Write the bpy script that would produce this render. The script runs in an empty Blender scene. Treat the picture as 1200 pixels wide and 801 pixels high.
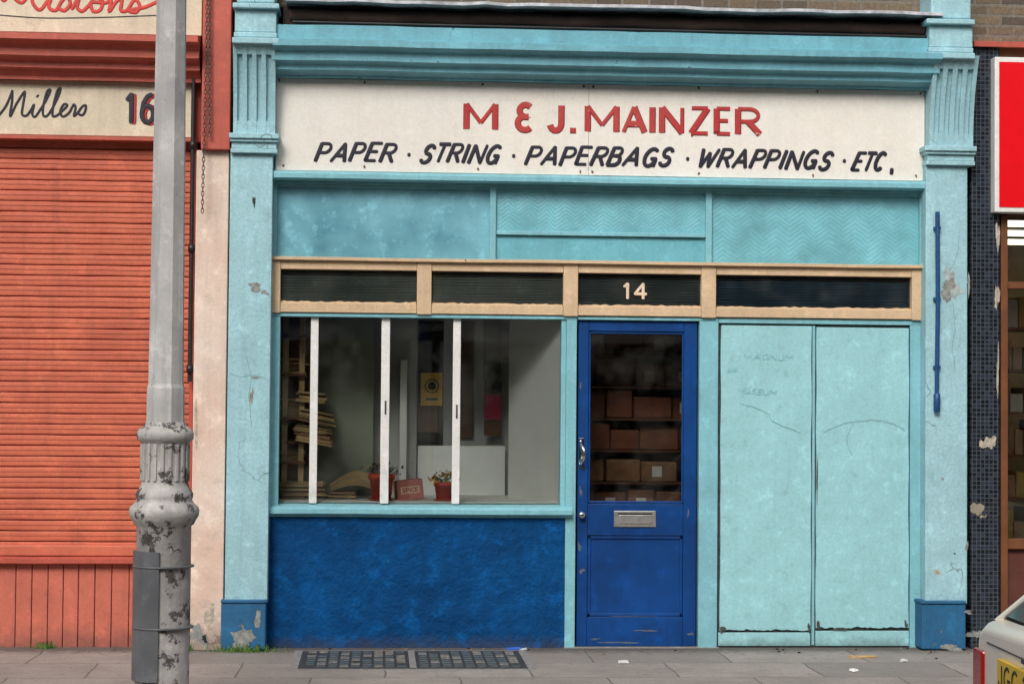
import bpy, bmesh, math, random
from math import sin, cos, tan, atan, pi, radians
from mathutils import Vector, Matrix
from mathutils import noise as mn
random.seed(7)
R = random.Random(11)
D = bpy.data
SC = bpy.context.scene

# ------------------------------------------------------------------ survey
FPX, PSI, PIT, CX, CY, CZ = 2256.0, 0.07, 0.0332, -0.841, -12.0, 1.5
def X(u, y=0.0):            # elevation drawing unit -> metres along the street
    return CX + (12 + y) * tan(PSI + atan((u - 600) / FPX))
def Z(v, y=0.0):            # elevation drawing unit -> metres above pavement
    return CZ + (12.03 + y) * tan(PIT + atan((400 - v) / FPX))

# ------------------------------------------------------------------ materials
def newmat(name):
    m = D.materials.new(name); m.use_nodes = True
    nt = m.node_tree
    return m, nt, nt.nodes['Principled BSDF']
def nd(nt, t, **kw):
    n = nt.nodes.new(t)
    for k, v in kw.items():
        if hasattr(n, k): setattr(n, k, v)
        else: n.inputs[k.replace('_', ' ')].default_value = v
    return n
def rgb(c): return (c[0], c[1], c[2], 1.0)
def mul(c, f): return (min(1, c[0]*f), min(1, c[1]*f), min(1, c[2]*f))
def noise(nt, vec, scale, detail=6, rough=.6):
    n = nd(nt, 'ShaderNodeTexNoise'); n.inputs['Scale'].default_value = scale
    n.inputs['Detail'].default_value = detail; n.inputs['Roughness'].default_value = rough
    nt.links.new(vec, n.inputs['Vector']); return n.outputs['Fac']
def mapping(nt, vec, s=(1, 1, 1), l=(0, 0, 0)):
    n = nd(nt, 'ShaderNodeMapping'); n.inputs['Scale'].default_value = s; n.inputs['Location'].default_value = l
    nt.links.new(vec, n.inputs['Vector']); return n.outputs[0]
def mr(nt, val, a, b, c=0., d=1.):
    n = nd(nt, 'ShaderNodeMapRange'); nt.links.new(val, n.inputs[0])
    for i, x in enumerate((a, b, c, d)): n.inputs[i+1].default_value = x
    return n.outputs[0]
def math_(nt, op, a, b=None):
    n = nd(nt, 'ShaderNodeMath'); n.operation = op
    for i, x in enumerate((a, b)):
        if x is None: continue
        if isinstance(x, (int, float)): n.inputs[i].default_value = x
        else: nt.links.new(x, n.inputs[i])
    return n.outputs[0]
def mix(nt, fac, a, b, mode='MIX'):
    n = nd(nt, 'ShaderNodeMixRGB'); n.blend_type = mode
    for k, x in (('Fac', fac), ('Color1', a), ('Color2', b)):
        if isinstance(x, tuple): n.inputs[k].default_value = rgb(x)
        elif isinstance(x, (int, float)): n.inputs[k].default_value = x
        else: nt.links.new(x, n.inputs[k])
    return n.outputs[0]
def bump(nt, bs, h, st, dist=.01):
    n = nd(nt, 'ShaderNodeBump'); n.inputs['Strength'].default_value = st; n.inputs['Distance'].default_value = dist
    nt.links.new(h, n.inputs['Height']); nt.links.new(n.outputs[0], bs.inputs['Normal'])

def paint(name, col, dark=.8, streak=.25, chip=None, amt=.0, chipscale=6, rough=.5, bs=.25, grain=60,
          crack=0., zb=None, col2=None, spec=.4, loc=(0, 0, 0), dirtz=None, mott=.5, sscale=16, gmix=.35):
    m, nt, b = newmat(name)
    tc = nd(nt, 'ShaderNodeTexCoord').outputs['Object']
    v = mapping(nt, tc, (1, 1, 1), loc) if loc != (0, 0, 0) else tc
    n1 = noise(nt, v, 2.2, 3, .65)
    c = mix(nt, mr(nt, n1, .3, .7), col2 if col2 else mul(col, dark), col)
    if streak > .01:
        n2 = noise(nt, mapping(nt, v, (sscale, sscale, 1.1)), 1.0, 3, .6)
        c = mix(nt, mr(nt, n2, .5, .78, 0, streak), c, mul(col, .45))
    n3 = noise(nt, v, grain, 2, .7)
    c = mix(nt, mr(nt, n3, .35, .75, .0, gmix), c, mul(col, .55))
    n5 = noise(nt, v, 9, 5, .75)
    c = mix(nt, mr(nt, n5, .54, .72, 0, mott), c, mul(col, 1.35))
    c = mix(nt, mr(nt, n5, .44, .28, 0, mott), c, mul(col, .5))
    if dirtz:
        sx = nd(nt, 'ShaderNodeSeparateXYZ'); nt.links.new(tc, sx.inputs[0])
        g = mr(nt, math_(nt, 'ADD', sx.outputs[2], math_(nt, 'MULTIPLY', n5, dirtz*1.2)), dirtz*1.3, dirtz*.5, 0, .6)
        c = mix(nt, g, c, (.06, .055, .05))
    if chip and amt > 0:
        n4 = noise(nt, v, chipscale, 7, .72)
        if zb:
            sx = nd(nt, 'ShaderNodeSeparateXYZ'); nt.links.new(tc, sx.inputs[0])
            zf = mr(nt, sx.outputs[2], zb[0], zb[1], zb[2], 0)
            n4 = math_(nt, 'ADD', n4, zf)
        th = 1 - amt
        msk = mr(nt, n4, th, th + .012)
        halo = mr(nt, n4, th - .03, th, 0, .35)
        c = mix(nt, halo, c, mul(col, .5))
        cn = mix(nt, mr(nt, n3, .35, .65), mul(chip, .55), chip)
        c = mix(nt, msk, c, cn)
    if crack > 0:
        wv = nd(nt, 'ShaderNodeVectorMath'); wv.operation = 'MULTIPLY_ADD'
        nn = nd(nt, 'ShaderNodeTexNoise'); nn.inputs['Scale'].default_value = 5; nn.inputs['Detail'].default_value = 3
        nt.links.new(v, nn.inputs['Vector']); nt.links.new(nn.outputs['Color'], wv.inputs[0])
        wv.inputs[1].default_value = (.35, .35, .35); nt.links.new(v, wv.inputs[2])
        vo = nd(nt, 'ShaderNodeTexVoronoi'); vo.feature = 'DISTANCE_TO_EDGE'; vo.inputs['Scale'].default_value = 1.6
        nt.links.new(wv.outputs[0], vo.inputs['Vector'])
        k = mr(nt, vo.outputs['Distance'], .003, .007, 1, 0)
        k = math_(nt, 'MULTIPLY', k, mr(nt, n1, .55, .6))
        k = math_(nt, 'MULTIPLY', k, crack)
        c = mix(nt, k, c, (.05, .06, .06))
    nt.links.new(c, b.inputs['Base Color'])
    b.inputs['Roughness'].default_value = rough
    b.inputs['Specular IOR Level'].default_value = spec
    bump(nt, b, n3, bs*.6, .006)
    return m

def plain(name, col, rough=.6, metal=0., emit=0., var=.2, scale=12):
    m, nt, b = newmat(name)
    tc = nd(nt, 'ShaderNodeTexCoord').outputs['Object']
    n = noise(nt, tc, scale, 3, .65)
    c = mix(nt, mr(nt, n, .3, .7), mul(col, 1 - var), mul(col, 1 + var * .5))
    nt.links.new(c, b.inputs['Base Color']); b.inputs['Roughness'].default_value = rough
    b.inputs['Metallic'].default_value = metal
    if emit:
        b.inputs['Emission Color'].default_value = rgb(col); b.inputs['Emission Strength'].default_value = emit
    return m

def glassmat(name, tint=(.95, .97, .96), refl=1.0, dirt=.03):
    m, nt, b = newmat(name)
    out = nt.nodes['Material Output']
    tr = nd(nt, 'ShaderNodeBsdfTransparent'); tr.inputs[0].default_value = rgb(tint)
    gl = nd(nt, 'ShaderNodeBsdfGlossy'); gl.inputs['Roughness'].default_value = .02
    df = nd(nt, 'ShaderNodeBsdfDiffuse'); df.inputs[0].default_value = (.55, .55, .5, 1)
    tc = nd(nt, 'ShaderNodeTexCoord').outputs['Object']
    fr = nd(nt, 'ShaderNodeFresnel'); fr.inputs[0].default_value = 1.5
    m1 = nd(nt, 'ShaderNodeMixShader'); nt.links.new(math_(nt, 'MULTIPLY', fr.outputs[0], refl), m1.inputs[0])
    nt.links.new(tr.outputs[0], m1.inputs[1]); nt.links.new(gl.outputs[0], m1.inputs[2])
    m2 = nd(nt, 'ShaderNodeMixShader')
    nt.links.new(mr(nt, noise(nt, tc, 3, 3, .7), .45, .75, 0, dirt), m2.inputs[0])
    nt.links.new(m1.outputs[0], m2.inputs[1]); nt.links.new(df.outputs[0], m2.inputs[2])
    nt.links.new(m2.outputs[0], out.inputs['Surface'])
    return m

def brickmat(name, c1, c2, mortar, w=.225, hh=.075, ms=.01, bs=.6):
    m, nt, b = newmat(name)
    tc = nd(nt, 'ShaderNodeTexCoord').outputs['Object']
    sx = nd(nt, 'ShaderNodeSeparateXYZ'); nt.links.new(tc, sx.inputs[0])
    cb = nd(nt, 'ShaderNodeCombineXYZ')
    nt.links.new(math_(nt, 'ADD', sx.outputs[0], sx.outputs[1]), cb.inputs[0]); nt.links.new(sx.outputs[2], cb.inputs[1])
    br = nd(nt, 'ShaderNodeTexBrick'); nt.links.new(cb.outputs[0], br.inputs['Vector'])
    br.inputs['Scale'].default_value = 1; br.inputs['Brick Width'].default_value = w; br.inputs['Row Height'].default_value = hh
    br.inputs['Mortar Size'].default_value = ms; br.inputs['Mortar Smooth'].default_value = .2; br.inputs['Bias'].default_value = 0
    br.inputs['Color1'].default_value = rgb(c1); br.inputs['Color2'].default_value = rgb(c2); br.inputs['Mortar'].default_value = rgb(mortar)
    n = noise(nt, tc, 3, 4, .7); n2 = noise(nt, tc, 45, 3, .7)
    c = mix(nt, mr(nt, n, .35, .7, 0, .5), br.outputs['Color'], mul(c1, .4))
    c = mix(nt, mr(nt, n2, .4, .7, 0, .5), c, mul(c2, .4))
    nt.links.new(c, b.inputs['Base Color']); b.inputs['Roughness'].default_value = .85
    bump(nt, b, math_(nt, 'SUBTRACT', 0, br.outputs['Fac']), bs, .01)
    return m

GREYC = (.10, .12, .12)
m_cyan = paint('cyan_gloss_paint', (.24, .54, .61), .80, .35, GREYC, .305, 8, .45, .3)
m_cyanp = paint('cyan_pilaster_paint', (.36, .61, .67), .82, .36, (.20, .22, .21), .292, 6, .65, .9, crack=.6, dirtz=.5, gmix=.5)
m_panel = paint('cyan_panel_paint', (.33, .62, .66), .88, .18, (.17, .22, .22), .25, 6, .5, .4, dirtz=.10, gmix=.35)
m_trim = paint('cyan_cornice_paint', (.18, .47, .56), .72, .45, GREYC, .335, 9, .45, .4)
m_upper = paint('cyan_glass_paint', (.19, .52, .61), .7, .2, (.05, .09, .1), .22, 6, .3, .12, spec=.5)
m_uppera = paint('cyan_worn_glass_paint', (.25, .57, .67), .5, .15, (.05, .09, .1), .26, 5, .35, .12, col2=(.07, .24, .31))
m_blue = paint('royal_blue_door_paint', (.003, .060, .255), .55, .35, (.16, .2, .24), .285, 8, .42, .25, spec=.3, mott=.6)
m_riser = paint('blue_render_paint', (.002, .083, .275), .42, .6, (.05, .15, .25), .315, 14, .75, 2.8, grain=34, dirtz=.12, mott=.85, sscale=7, spec=.12, gmix=.7)
m_plinth = paint('blue_plinth_paint', (.02, .14, .30), .6, .4, (.22, .22, .2), .38, 7, .6, .8, grain=40)
m_cream = paint('cream_frame_paint', (.68, .49, .31), .85, .25, (.1, .08, .06), .30, 9, .5, .2)
m_white = paint('white_paint', (.80, .79, .76), .88, .1, None, 0, 7, .5, .15)
m_board = paint('sign_board_paint', (.80, .76, .70), .94, .10, (.34, .20, .11), .272, 11, .5, .12, col2=(.78, .73, .65), mott=.2, gmix=.22)
m_redl = paint('faded_red_lettering', (.42, .018, .022), .8, .1, (.72, .58, .5), .35, 16, .6, .05, col2=(.46, .06, .05), mott=.2)
m_blackl = paint('black_lettering', (.018, .016, .03), .8, .0, (.6, .55, .5), .29, 30, .5, .05)
m_shut = paint('red_shutter_paint', (.64, .165, .09), .8, .4, (.2, .1, .07), .28, 8, .5, .35, col2=(.50, .115, .07))
m_red = paint('brick_red_paint', (.50, .10, .065), .8, .35, (.1, .07, .06), .29, 8, .5, .3)
m_pink = paint('salmon_boarding_paint', (.60, .16, .105), .85, .3, (.12, .07, .06), .29, 8, .55, .3, col2=(.5, .13, .09), dirtz=.2)
m_peel = paint('peeling_cream_paint', (.76, .63, .54), .85, .3, (.24, .18, .14), .28, 5, .7, .8,
               zb=(Z(768), Z(640), .20), col2=(.66, .46, .36), dirtz=.4)
m_signc = paint('old_cream_sign', (.68, .59, .44), .85, .3, (.25, .15, .08), .28, 9, .5, .15)
m_wood = paint('varnished_wood', (.20, .075, .03), .6, .4, (.3, .2, .12), .3, 8, .45, .3)
m_render = plain('bare_render', (.27, .28, .26), .9, var=.5, scale=30)
m_render2 = plain('bare_plaster', (.46, .40, .32), .9, var=.5, scale=30)
m_dark = plain('dark_interior', (.02, .018, .016), .9)
m_rot = plain('rotten_wood', (.07, .075, .07), .9, var=.6, scale=50)
m_iron = plain('cast_iron', (.07, .068, .065), .6, .3, var=.5, scale=40)
m_black = plain('black_paint', (.015, .015, .017), .45, var=.4)
m_pipeb = plain('blue_pipe_paint', (.01, .07, .2), .4, var=.4, scale=30)
m_alu = plain('aluminium', (.55, .54, .52), .35, .8, var=.25, scale=30)
m_lead = plain('lead_flashing', (.50, .51, .54), .6, .1, var=.5, scale=12)
m_canvas = paint('brown_canvas', (.075, .05, .042), .6, .5, (.14, .13, .13), .3, 6, .9, .9)
m_brick = brickmat('yellow_stock_brick', (.22, .16, .10), (.09, .07, .055), (.20, .18, .15), .17, .066)
m_brickr = brickmat('red_stock_brick', (.30, .19, .11), (.2, .12, .08), (.16, .14, .12))
m_glass = glassmat('window_glass', tint=(.93, .95, .94), refl=1.1, dirt=.04)
m_glassd = glassmat('door_glass', tint=(.86, .86, .84), refl=1.2, dirt=.03)
m_kraft = plain('kraft_paper', (.30, .16, .08), .8, var=.4, scale=9)
m_kraftl = plain('light_kraft_paper', (.50, .34, .16), .8, var=.35, scale=9)
m_parcel = plain('red_brown_parcel', (.24, .09, .05), .8, var=.3)
m_label = plain('white_label', (.8, .8, .78), .7, var=.1)
m_wallg = plain('grey_green_wall', (.29, .32, .24), .8, var=.12, scale=3)
m_wallw = plain('white_panel', (.82, .82, .79), .6, var=.06, scale=3)
m_yel = plain('yellow_poster', (.75, .45, .02), .6, var=.15)
m_mag = plain('magenta_print', (.35, .015, .06), .6)
m_terra = plain('red_pot', (.62, .07, .04), .5, var=.2)
m_soil = plain('soil', (.03, .02, .015), 1.)
m_leaf = plain('leaf_green', (.08, .17, .04), .6, var=.5, scale=60)
m_leafd = plain('leaf_dark', (.07, .045, .035), .6, var=.5, scale=60)
m_flower = plain('orange_flower', (.7, .3, .04), .6)
m_grass = plain('weed_green', (.09, .2, .03), .7, var=.5, scale=40)
m_fluo = plain('fluorescent_tube', (1., .93, .75), .5, emit=3)
m_plastred = plain('red_perspex', (.75, .006, .012), .22, var=.05)
m_post = paint('weathered_post_paint', (.60, .59, .58), .6, .95, (.05, .05, .05), .34, 10, .5, .5, grain=40, col2=(.28, .27, .27), sscale=26)
m_postb = paint('peeling_post_paint', (.55, .52, .50), .55, .7, (.11, .105, .10), .445, 11, .6, .9, grain=40, col2=(.33, .32, .31))
m_zinc = paint('zinc_sheet', (.16, .165, .18), .6, .5, (.3, .3, .3), .3, 14, .4, .3)
m_carp = plain('cream_car_paint', (.80, .75, .64), .25, var=.03, scale=2)
m_lampr = plain('red_tail_lens', (.35, .01, .01), .15)
m_plate = plain('yellow_number_plate', (.80, .52, .02), .4, var=.05)
m_carglass = plain('dark_car_glass', (.02, .022, .025), .06)
m_tyre = plain('tyre_rubber', (.02, .02, .02), .85)
m_chrome = plain('chrome', (.6, .6, .6), .15, 1.)
m_paper = plain('litter_paper', (.7, .7, .68), .8)
m_paperb = plain('litter_blue', (.05, .15, .6), .6)
m_ghost = plain('ghost_lettering', (.26, .53, .57), .6)
m_hair = plain('hairline', (.16, .30, .32), .8)

def mosaic():
    m, nt, b = newmat('black_mosaic_tiles')
    tc = nd(nt, 'ShaderNodeTexCoord').outputs['Object']
    sx = nd(nt, 'ShaderNodeSeparateXYZ'); nt.links.new(tc, sx.inputs[0])
    cb = nd(nt, 'ShaderNodeCombineXYZ'); nt.links.new(sx.outputs[0], cb.inputs[0]); nt.links.new(sx.outputs[2], cb.inputs[1])
    br = nd(nt, 'ShaderNodeTexBrick'); nt.links.new(cb.outputs[0], br.inputs['Vector']); br.offset = 0
    for k, x in (('Scale', 1), ('Brick Width', .027), ('Row Height', .027), ('Mortar Size', .0022), ('Bias', -.3)):
        br.inputs[k].default_value = x
    br.inputs['Color1'].default_value = (.008, .010, .015, 1); br.inputs['Color2'].default_value = (.035, .045, .07, 1)
    br.inputs['Mortar'].default_value = (.07, .085, .10, 1)
    n4 = noise(nt, tc, 4, 7, .6)
    c = mix(nt, mr(nt, n4, .68, .69), br.outputs['Color'], (.3, .26, .2))
    nt.links.new(c, b.inputs['Base Color']); b.inputs['Roughness'].default_value = .25
    bump(nt, b, math_(nt, 'SUBTRACT', noise(nt, tc, 30, 1), br.outputs['Fac']), .6, .004)
    return m
m_mosaic = mosaic()

def herring(name, fx, fz, amp, base):
    m, nt, b = newmat(name)
    tc = nd(nt, 'ShaderNodeTexCoord').outputs['Object']
    sx = nd(nt, 'ShaderNodeSeparateXYZ'); nt.links.new(tc, sx.inputs[0])
    n0 = noise(nt, tc, 6, 2); n1 = noise(nt, tc, 3, 5, .7)
    tri = math_(nt, 'PINGPONG', math_(nt, 'ADD', sx.outputs[0], math_(nt, 'MULTIPLY', n0, .05)), fx)
    s = math_(nt, 'ADD', sx.outputs[2], math_(nt, 'MULTIPLY', tri, amp))
    s = math_(nt, 'ADD', s, math_(nt, 'MULTIPLY', n0, .045))
    w = math_(nt, 'SINE', math_(nt, 'MULTIPLY', s, 2*pi/fz))
    w = math_(nt, 'MULTIPLY', mr(nt, w, -.2, .9), mr(nt, n1, .35, .65, .25, 1))
    c = mix(nt, mr(nt, n1, .3, .7), mul(base, .6), mul(base, 1.08))
    c = mix(nt, math_(nt, 'MULTIPLY', w, .18), c, mul(base, .5))
    nt.links.new(c, b.inputs['Base Color']); b.inputs['Roughness'].default_value = .35
    bump(nt, b, w, .24, .005)
    return m
m_herr = herring('herringbone_glass_paint', .085, .030, .75, (.21, .54, .62))
m_herr2 = herring('herringbone_small_paint', .06, .026, .8, (.21, .54, .62))

def pavemat():
    m, nt, b = newmat('paving_slabs')
    tc = nd(nt, 'ShaderNodeTexCoord').outputs['Object']
    wv = nd(nt, 'ShaderNodeVectorMath'); wv.operation = 'MULTIPLY_ADD'
    nn = nd(nt, 'ShaderNodeTexNoise'); nn.inputs['Scale'].default_value = 4; nn.inputs['Detail'].default_value = 2
    nt.links.new(tc, nn.inputs['Vector']); nt.links.new(nn.outputs['Color'], wv.inputs[0])
    wv.inputs[1].default_value = (.035, .035, 0); nt.links.new(mapping(nt, tc, (1, 1, 1), (.35, .1, 0)), wv.inputs[2])
    br = nd(nt, 'ShaderNodeTexBrick'); nt.links.new(wv.outputs[0], br.inputs['Vector'])
    for k, x in (('Scale', 1), ('Brick Width', .82), ('Row Height', .60), ('Mortar Size', .006), ('Mortar Smooth', .3), ('Bias', 0)):
        br.inputs[k].default_value = x
    br.inputs['Color1'].default_value = (.27, .24, .215, 1); br.inputs['Color2'].default_value = (.38, .335, .30, 1)
    br.inputs['Mortar'].default_value = (.14, .12, .11, 1)
    n1 = noise(nt, tc, 2.5, 4, .7); n2 = noise(nt, tc, 60, 3, .7); n3 = noise(nt, tc, 14, 5, .75)
    c = mix(nt, mr(nt, n1, .4, .7, 0, .55), br.outputs['Color'], (.19, .165, .145))
    c = mix(nt, mr(nt, n2, .4, .7, 0, .5), c, (.15, .135, .125))
    c = mix(nt, mr(nt, n3, .57, .66, 0, .55), c, (.11, .10, .09))
    c = mix(nt, mr(nt, n3, .40, .30, 0, .5), c, (.47, .43, .39))
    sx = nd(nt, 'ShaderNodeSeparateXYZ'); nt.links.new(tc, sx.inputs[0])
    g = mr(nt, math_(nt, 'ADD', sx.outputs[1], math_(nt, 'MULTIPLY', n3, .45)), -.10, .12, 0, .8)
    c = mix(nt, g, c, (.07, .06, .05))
    nt.links.new(c, b.inputs['Base Color']); b.inputs['Roughness'].default_value = .85
    bump(nt, b, math_(nt, 'SUBTRACT', math_(nt, 'MULTIPLY', n2, .4), br.outputs['Fac']), .6, .01)
    return m
m_pave = pavemat()
m_asph = plain('asphalt', (.055, .054, .052), .9, var=.35, scale=50)
m_kerb = plain('granite_kerb', (.26, .25, .24), .8, var=.3, scale=30)
m_ground = plain('ground_dirt', (.12, .11, .09), .95, var=.3, scale=1)
m_line = plain('yellow_line_paint', (.6, .42, .05), .7, var=.3, scale=20)
m_lens = plain('pavement_lens', (.09, .105, .10), .4, var=.5, scale=30)
m_lens2 = plain('pavement_lens_dirty', (.22, .20, .175), .7, var=.5, scale=30)

# ------------------------------------------------------------------ geometry
def link(o, parent=None):
    SC.collection.objects.link(o)
    if parent: o.parent = parent
    return o
def empty(name, loc=(0, 0, 0)):
    e = D.objects.new(name, None); e.location = loc; e.empty_display_size = .2
    return link(e)
def meshobj(name, verts, faces, mat, parent=None, smooth=False):
    me = D.meshes.new(name); me.from_pydata([tuple(v) for v in verts], [], faces); me.update()
    bm = bmesh.new(); bm.from_mesh(me); bmesh.ops.recalc_face_normals(bm, faces=bm.faces); bm.to_mesh(me); bm.free()
    me.materials.append(mat)
    if smooth:
        for p in me.polygons: p.use_smooth = True
    return link(D.objects.new(name, me), parent)
def box(name, x0, x1, y0, y1, z0, z1, mat, parent=None, bev=.003, jit=0.):
    bm = bmesh.new()
    xs, ys, zs = sorted((x0, x1)), sorted((y0, y1)), sorted((z0, z1))
    vs = [bm.verts.new((xs[i] + R.uniform(-jit, jit), ys[j] + R.uniform(-jit, jit), zs[k] + R.uniform(-jit, jit)))
          for i in (0, 1) for j in (0, 1) for k in (0, 1)]
    for f in ((0, 1, 3, 2), (4, 6, 7, 5), (0, 4, 5, 1), (2, 3, 7, 6), (0, 2, 6, 4), (1, 5, 7, 3)):
        bm.faces.new([vs[i] for i in f])
    bmesh.ops.recalc_face_normals(bm, faces=bm.faces)
    mn_ = min(xs[1]-xs[0], ys[1]-ys[0], zs[1]-zs[0])
    if bev > 0: bmesh.ops.bevel(bm, geom=bm.edges[:], offset=min(bev, mn_*.3), segments=2, affect='EDGES', profile=.5)
    me = D.meshes.new(name); bm.to_mesh(me); bm.free(); me.materials.append(mat)
    return link(D.objects.new(name, me), parent)
def join(name, objs, parent=None):
    ms = []; bm = bmesh.new()
    for o in objs:
        o_me = o.data.copy(); o_me.transform(o.matrix_basis)
        idx = []
        for mt in o_me.materials:
            if mt not in ms: ms.append(mt)
            idx.append(ms.index(mt))
        for p in o_me.polygons: p.material_index = idx[p.material_index] if idx else 0
        bm.from_mesh(o_me); D.meshes.remove(o_me)
    me = D.meshes.new(name); bm.to_mesh(me); bm.free()
    for mt in ms: me.materials.append(mt)
    for o in objs: D.objects.remove(o)
    return link(D.objects.new(name, me), parent)
def UV(name, u0, u1, v0, v1, yf, depth, mat, parent=None, bev=.003):
    """board on the elevation: drawing coordinates, front face at yf"""
    return box(name, X(u0, yf), X(u1, yf), yf, yf + depth, Z(v1, yf), Z(v0, yf), mat, parent, bev)
def prof(name, pts, x0, x1, mat, parent=None, segs=1, wob=0.):
    """extrude closed (y,z) profile along x"""
    n = len(pts); verts = []; faces = []
    for s in range(segs + 1):
        x = x0 + (x1 - x0) * s / segs
        dy = R.uniform(-wob, wob); dz = R.uniform(-wob, wob)
        verts += [(x, p[0] + dy, p[1] + dz) for p in pts]
    for s in range(segs):
        for i in range(n):
            j = (i + 1) % n
            faces.append((s*n+i, s*n+j, (s+1)*n+j, (s+1)*n+i))
    faces.append(tuple(range(n))); faces.append(tuple(segs*n + i for i in range(n))[::-1])
    return meshobj(name, verts, faces, mat, parent)
def lathe(name, pts, mat, parent=None, n=24, loc=(0, 0, 0), smooth=True):
    verts = []; faces = []
    for (r, z) in pts:
        for k in range(n):
            a = 2*pi*k/n + pi/n
            verts.append((loc[0] + r*cos(a), loc[1] + r*sin(a), loc[2] + z))
    for i in range(len(pts) - 1):
        for k in range(n):
            faces.append((i*n+k, i*n+(k+1) % n, (i+1)*n+(k+1) % n, (i+1)*n+k))
    faces.append(tuple(range(n))); faces.append(tuple((len(pts)-1)*n + k for k in range(n)))
    o = meshobj(name, verts, faces, mat, parent)
    if smooth:
        for p in o.data.polygons: p.use_smooth = len(p.vertices) == 4
    return o
def patch(name, x, z, w, h, y, mat, parent=None, n=26, rough=.35):
    verts = [(x, y, z)]
    ph = [R.uniform(0, 6.28) for _ in range(3)]
    for k in range(n):
        a = 2*pi*k/n; r = 1 + rough*.6*sin(2*a+ph[0]) + rough*.4*sin(3*a+ph[1]) + R.uniform(-rough, rough)*.5
        verts.append((x + w/2*r*cos(a), y, z + h/2*r*sin(a)))
    faces = [(0, 1 + k, 1 + (k+1) % n) for k in range(n)]
    return meshobj(name, verts, faces, mat, parent)
def tube(name, pts, r, mat, parent=None, res=3, cyc=False):
    cu = D.curves.new(name, 'CURVE'); cu.dimensions = '3D'; cu.bevel_depth = r; cu.bevel_resolution = res; cu.use_fill_caps = True
    sp = cu.splines.new('POLY'); sp.points.add(len(pts)-1)
    for i, p in enumerate(pts): sp.points[i].co = (*p, 1)
    sp.use_cyclic_u = cyc
    cu.materials.append(mat); return link(D.objects.new(name, cu), parent)

# ------------------------------------------------------------------ lettering
def arc(cx, cy, rx, ry, a0, a1, n=10):
    return [(cx + rx*cos(radians(a0 + (a1-a0)*i/n)), cy + ry*sin(radians(a0 + (a1-a0)*i/n))) for i in range(n+1)]
L = {
 'M': (1.0, [[(0, 0), (0, 1)], [(0, 1), (.5, .25)], [(1, 1), (1, 0)], [(.5, .25), (1, 1)]]),
 'A': (.9, [[(.45, 1), (.9, 0)], [(0, 0), (.45, 1)], [(.17, .32), (.73, .32)]]),
 'I': (.12, [[(.06, 0), (.06, 1)]]),
 'N': (.85, [[(0, 0), (0, 1)], [(.85, 0), (.85, 1)], [(0, 1), (.85, 0)]]),
 'Z': (.8, [[(.8, 1), (0, 0)], [(.03, 1), (.8, 1)], [(0, 0), (.1, 0)], [(0, 0), (.8, 0)]]),
 'E': (.65, [[(0, 0), (0, 1)], [(0, 1), (.65, 1)], [(0, 0), (0, .1)], [(0, .52), (.55, .52)], [(0, 0), (0, .1)], [(0, 0), (.65, 0)]]),
 'R': (.75, [[(0, 0), (0, 1)], [(0, 1), (.4, 1)] + arc(.42, .75, .3, .25, 90, -90) + [(0, .5)], [(.35, .5), (.78, 0)]]),
 'P': (.7, [[(0, 0), (0, 1)], [(0, 1), (.38, 1)] + arc(.4, .74, .3, .26, 90, -90) + [(0, .48)]]),
 'B': (.7, [[(0, 0), (0, 1)], [(0, 1), (.35, 1)] + arc(.37, .77, .25, .23, 90, -90) + [(0, .54)],
            [(.3, .54), (.4, .54)] + arc(.4, .27, .3, .27, 90, -90) + [(0, 0)]]),
 'S': (.65, [arc(.35, .75, .28, .25, 20, 260) + arc(.31, .26, .31, .26, 75, -160)]),
 'T': (.7, [[(0, 1), (.75, 1)], [(.37, 1), (.37, 0)]]),
 'G': (.8, [arc(.42, .5, .4, .5, 50, 330, 16), [(.8, .0), (.8, .42)], [(.48, .42), (.8, .42)]]),
 'C': (.7, [arc(.42, .5, .4, .5, 50, 310, 16)]),
 'J': (.5, [[(.45, 1), (.45, .3)] + arc(.22, .27, .23, .27, 0, -170, 8)]),
 'U': (.7, [[(0, 1), (0, .35)] + arc(.33, .33, .33, .33, 180, 360, 8) + [(.66, 1)]]),
 '&': (.65, [arc(.36, .76, .28, .24, 40, 265) + [(.5, .52)], [(.5, .52), (.5, .5)], arc(.33, .27, .33, .27, 95, 320, 12)]),
 'W': (1.15, [[(0, 1), (.28, 0)], [(.28, 0), (.56, .8)], [(.56, .8), (.84, 0)], [(.84, 0), (1.12, 1)]]),
 '.': (.12, [[(.02, .06), (.1, .06)]]),
 '-': (.12, [[(.02, .45), (.1, .45)]]),
 ',': (.12, [[(.1, .08), (.02, -.18)]]),
 '1': (.3, [[(.22, 0), (.22, 1)], [(.22, 1), (.02, .8)]]),
 '4': (.65, [[(.48, 0), (.48, 1)], [(.48, 1), (0, .3)], [(0, .3), (.65, .3)]]),
 '6': (.6, [arc(.32, .3, .28, .3, 0, 360, 16), [(.05, .35), (.05, .34)], [(.05, .35), (.12, .7), (.3, .93), (.5, 1)]]),
 '7': (.6, [[(0, 1), (.6, 1)], [(.6, 1), (.2, 0)]]), '2': (.6, [arc(.3, .7, .28, .3, 160, -30) + [(0, 0)], [(0, 0), (.6, 0)]]),
}
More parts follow.
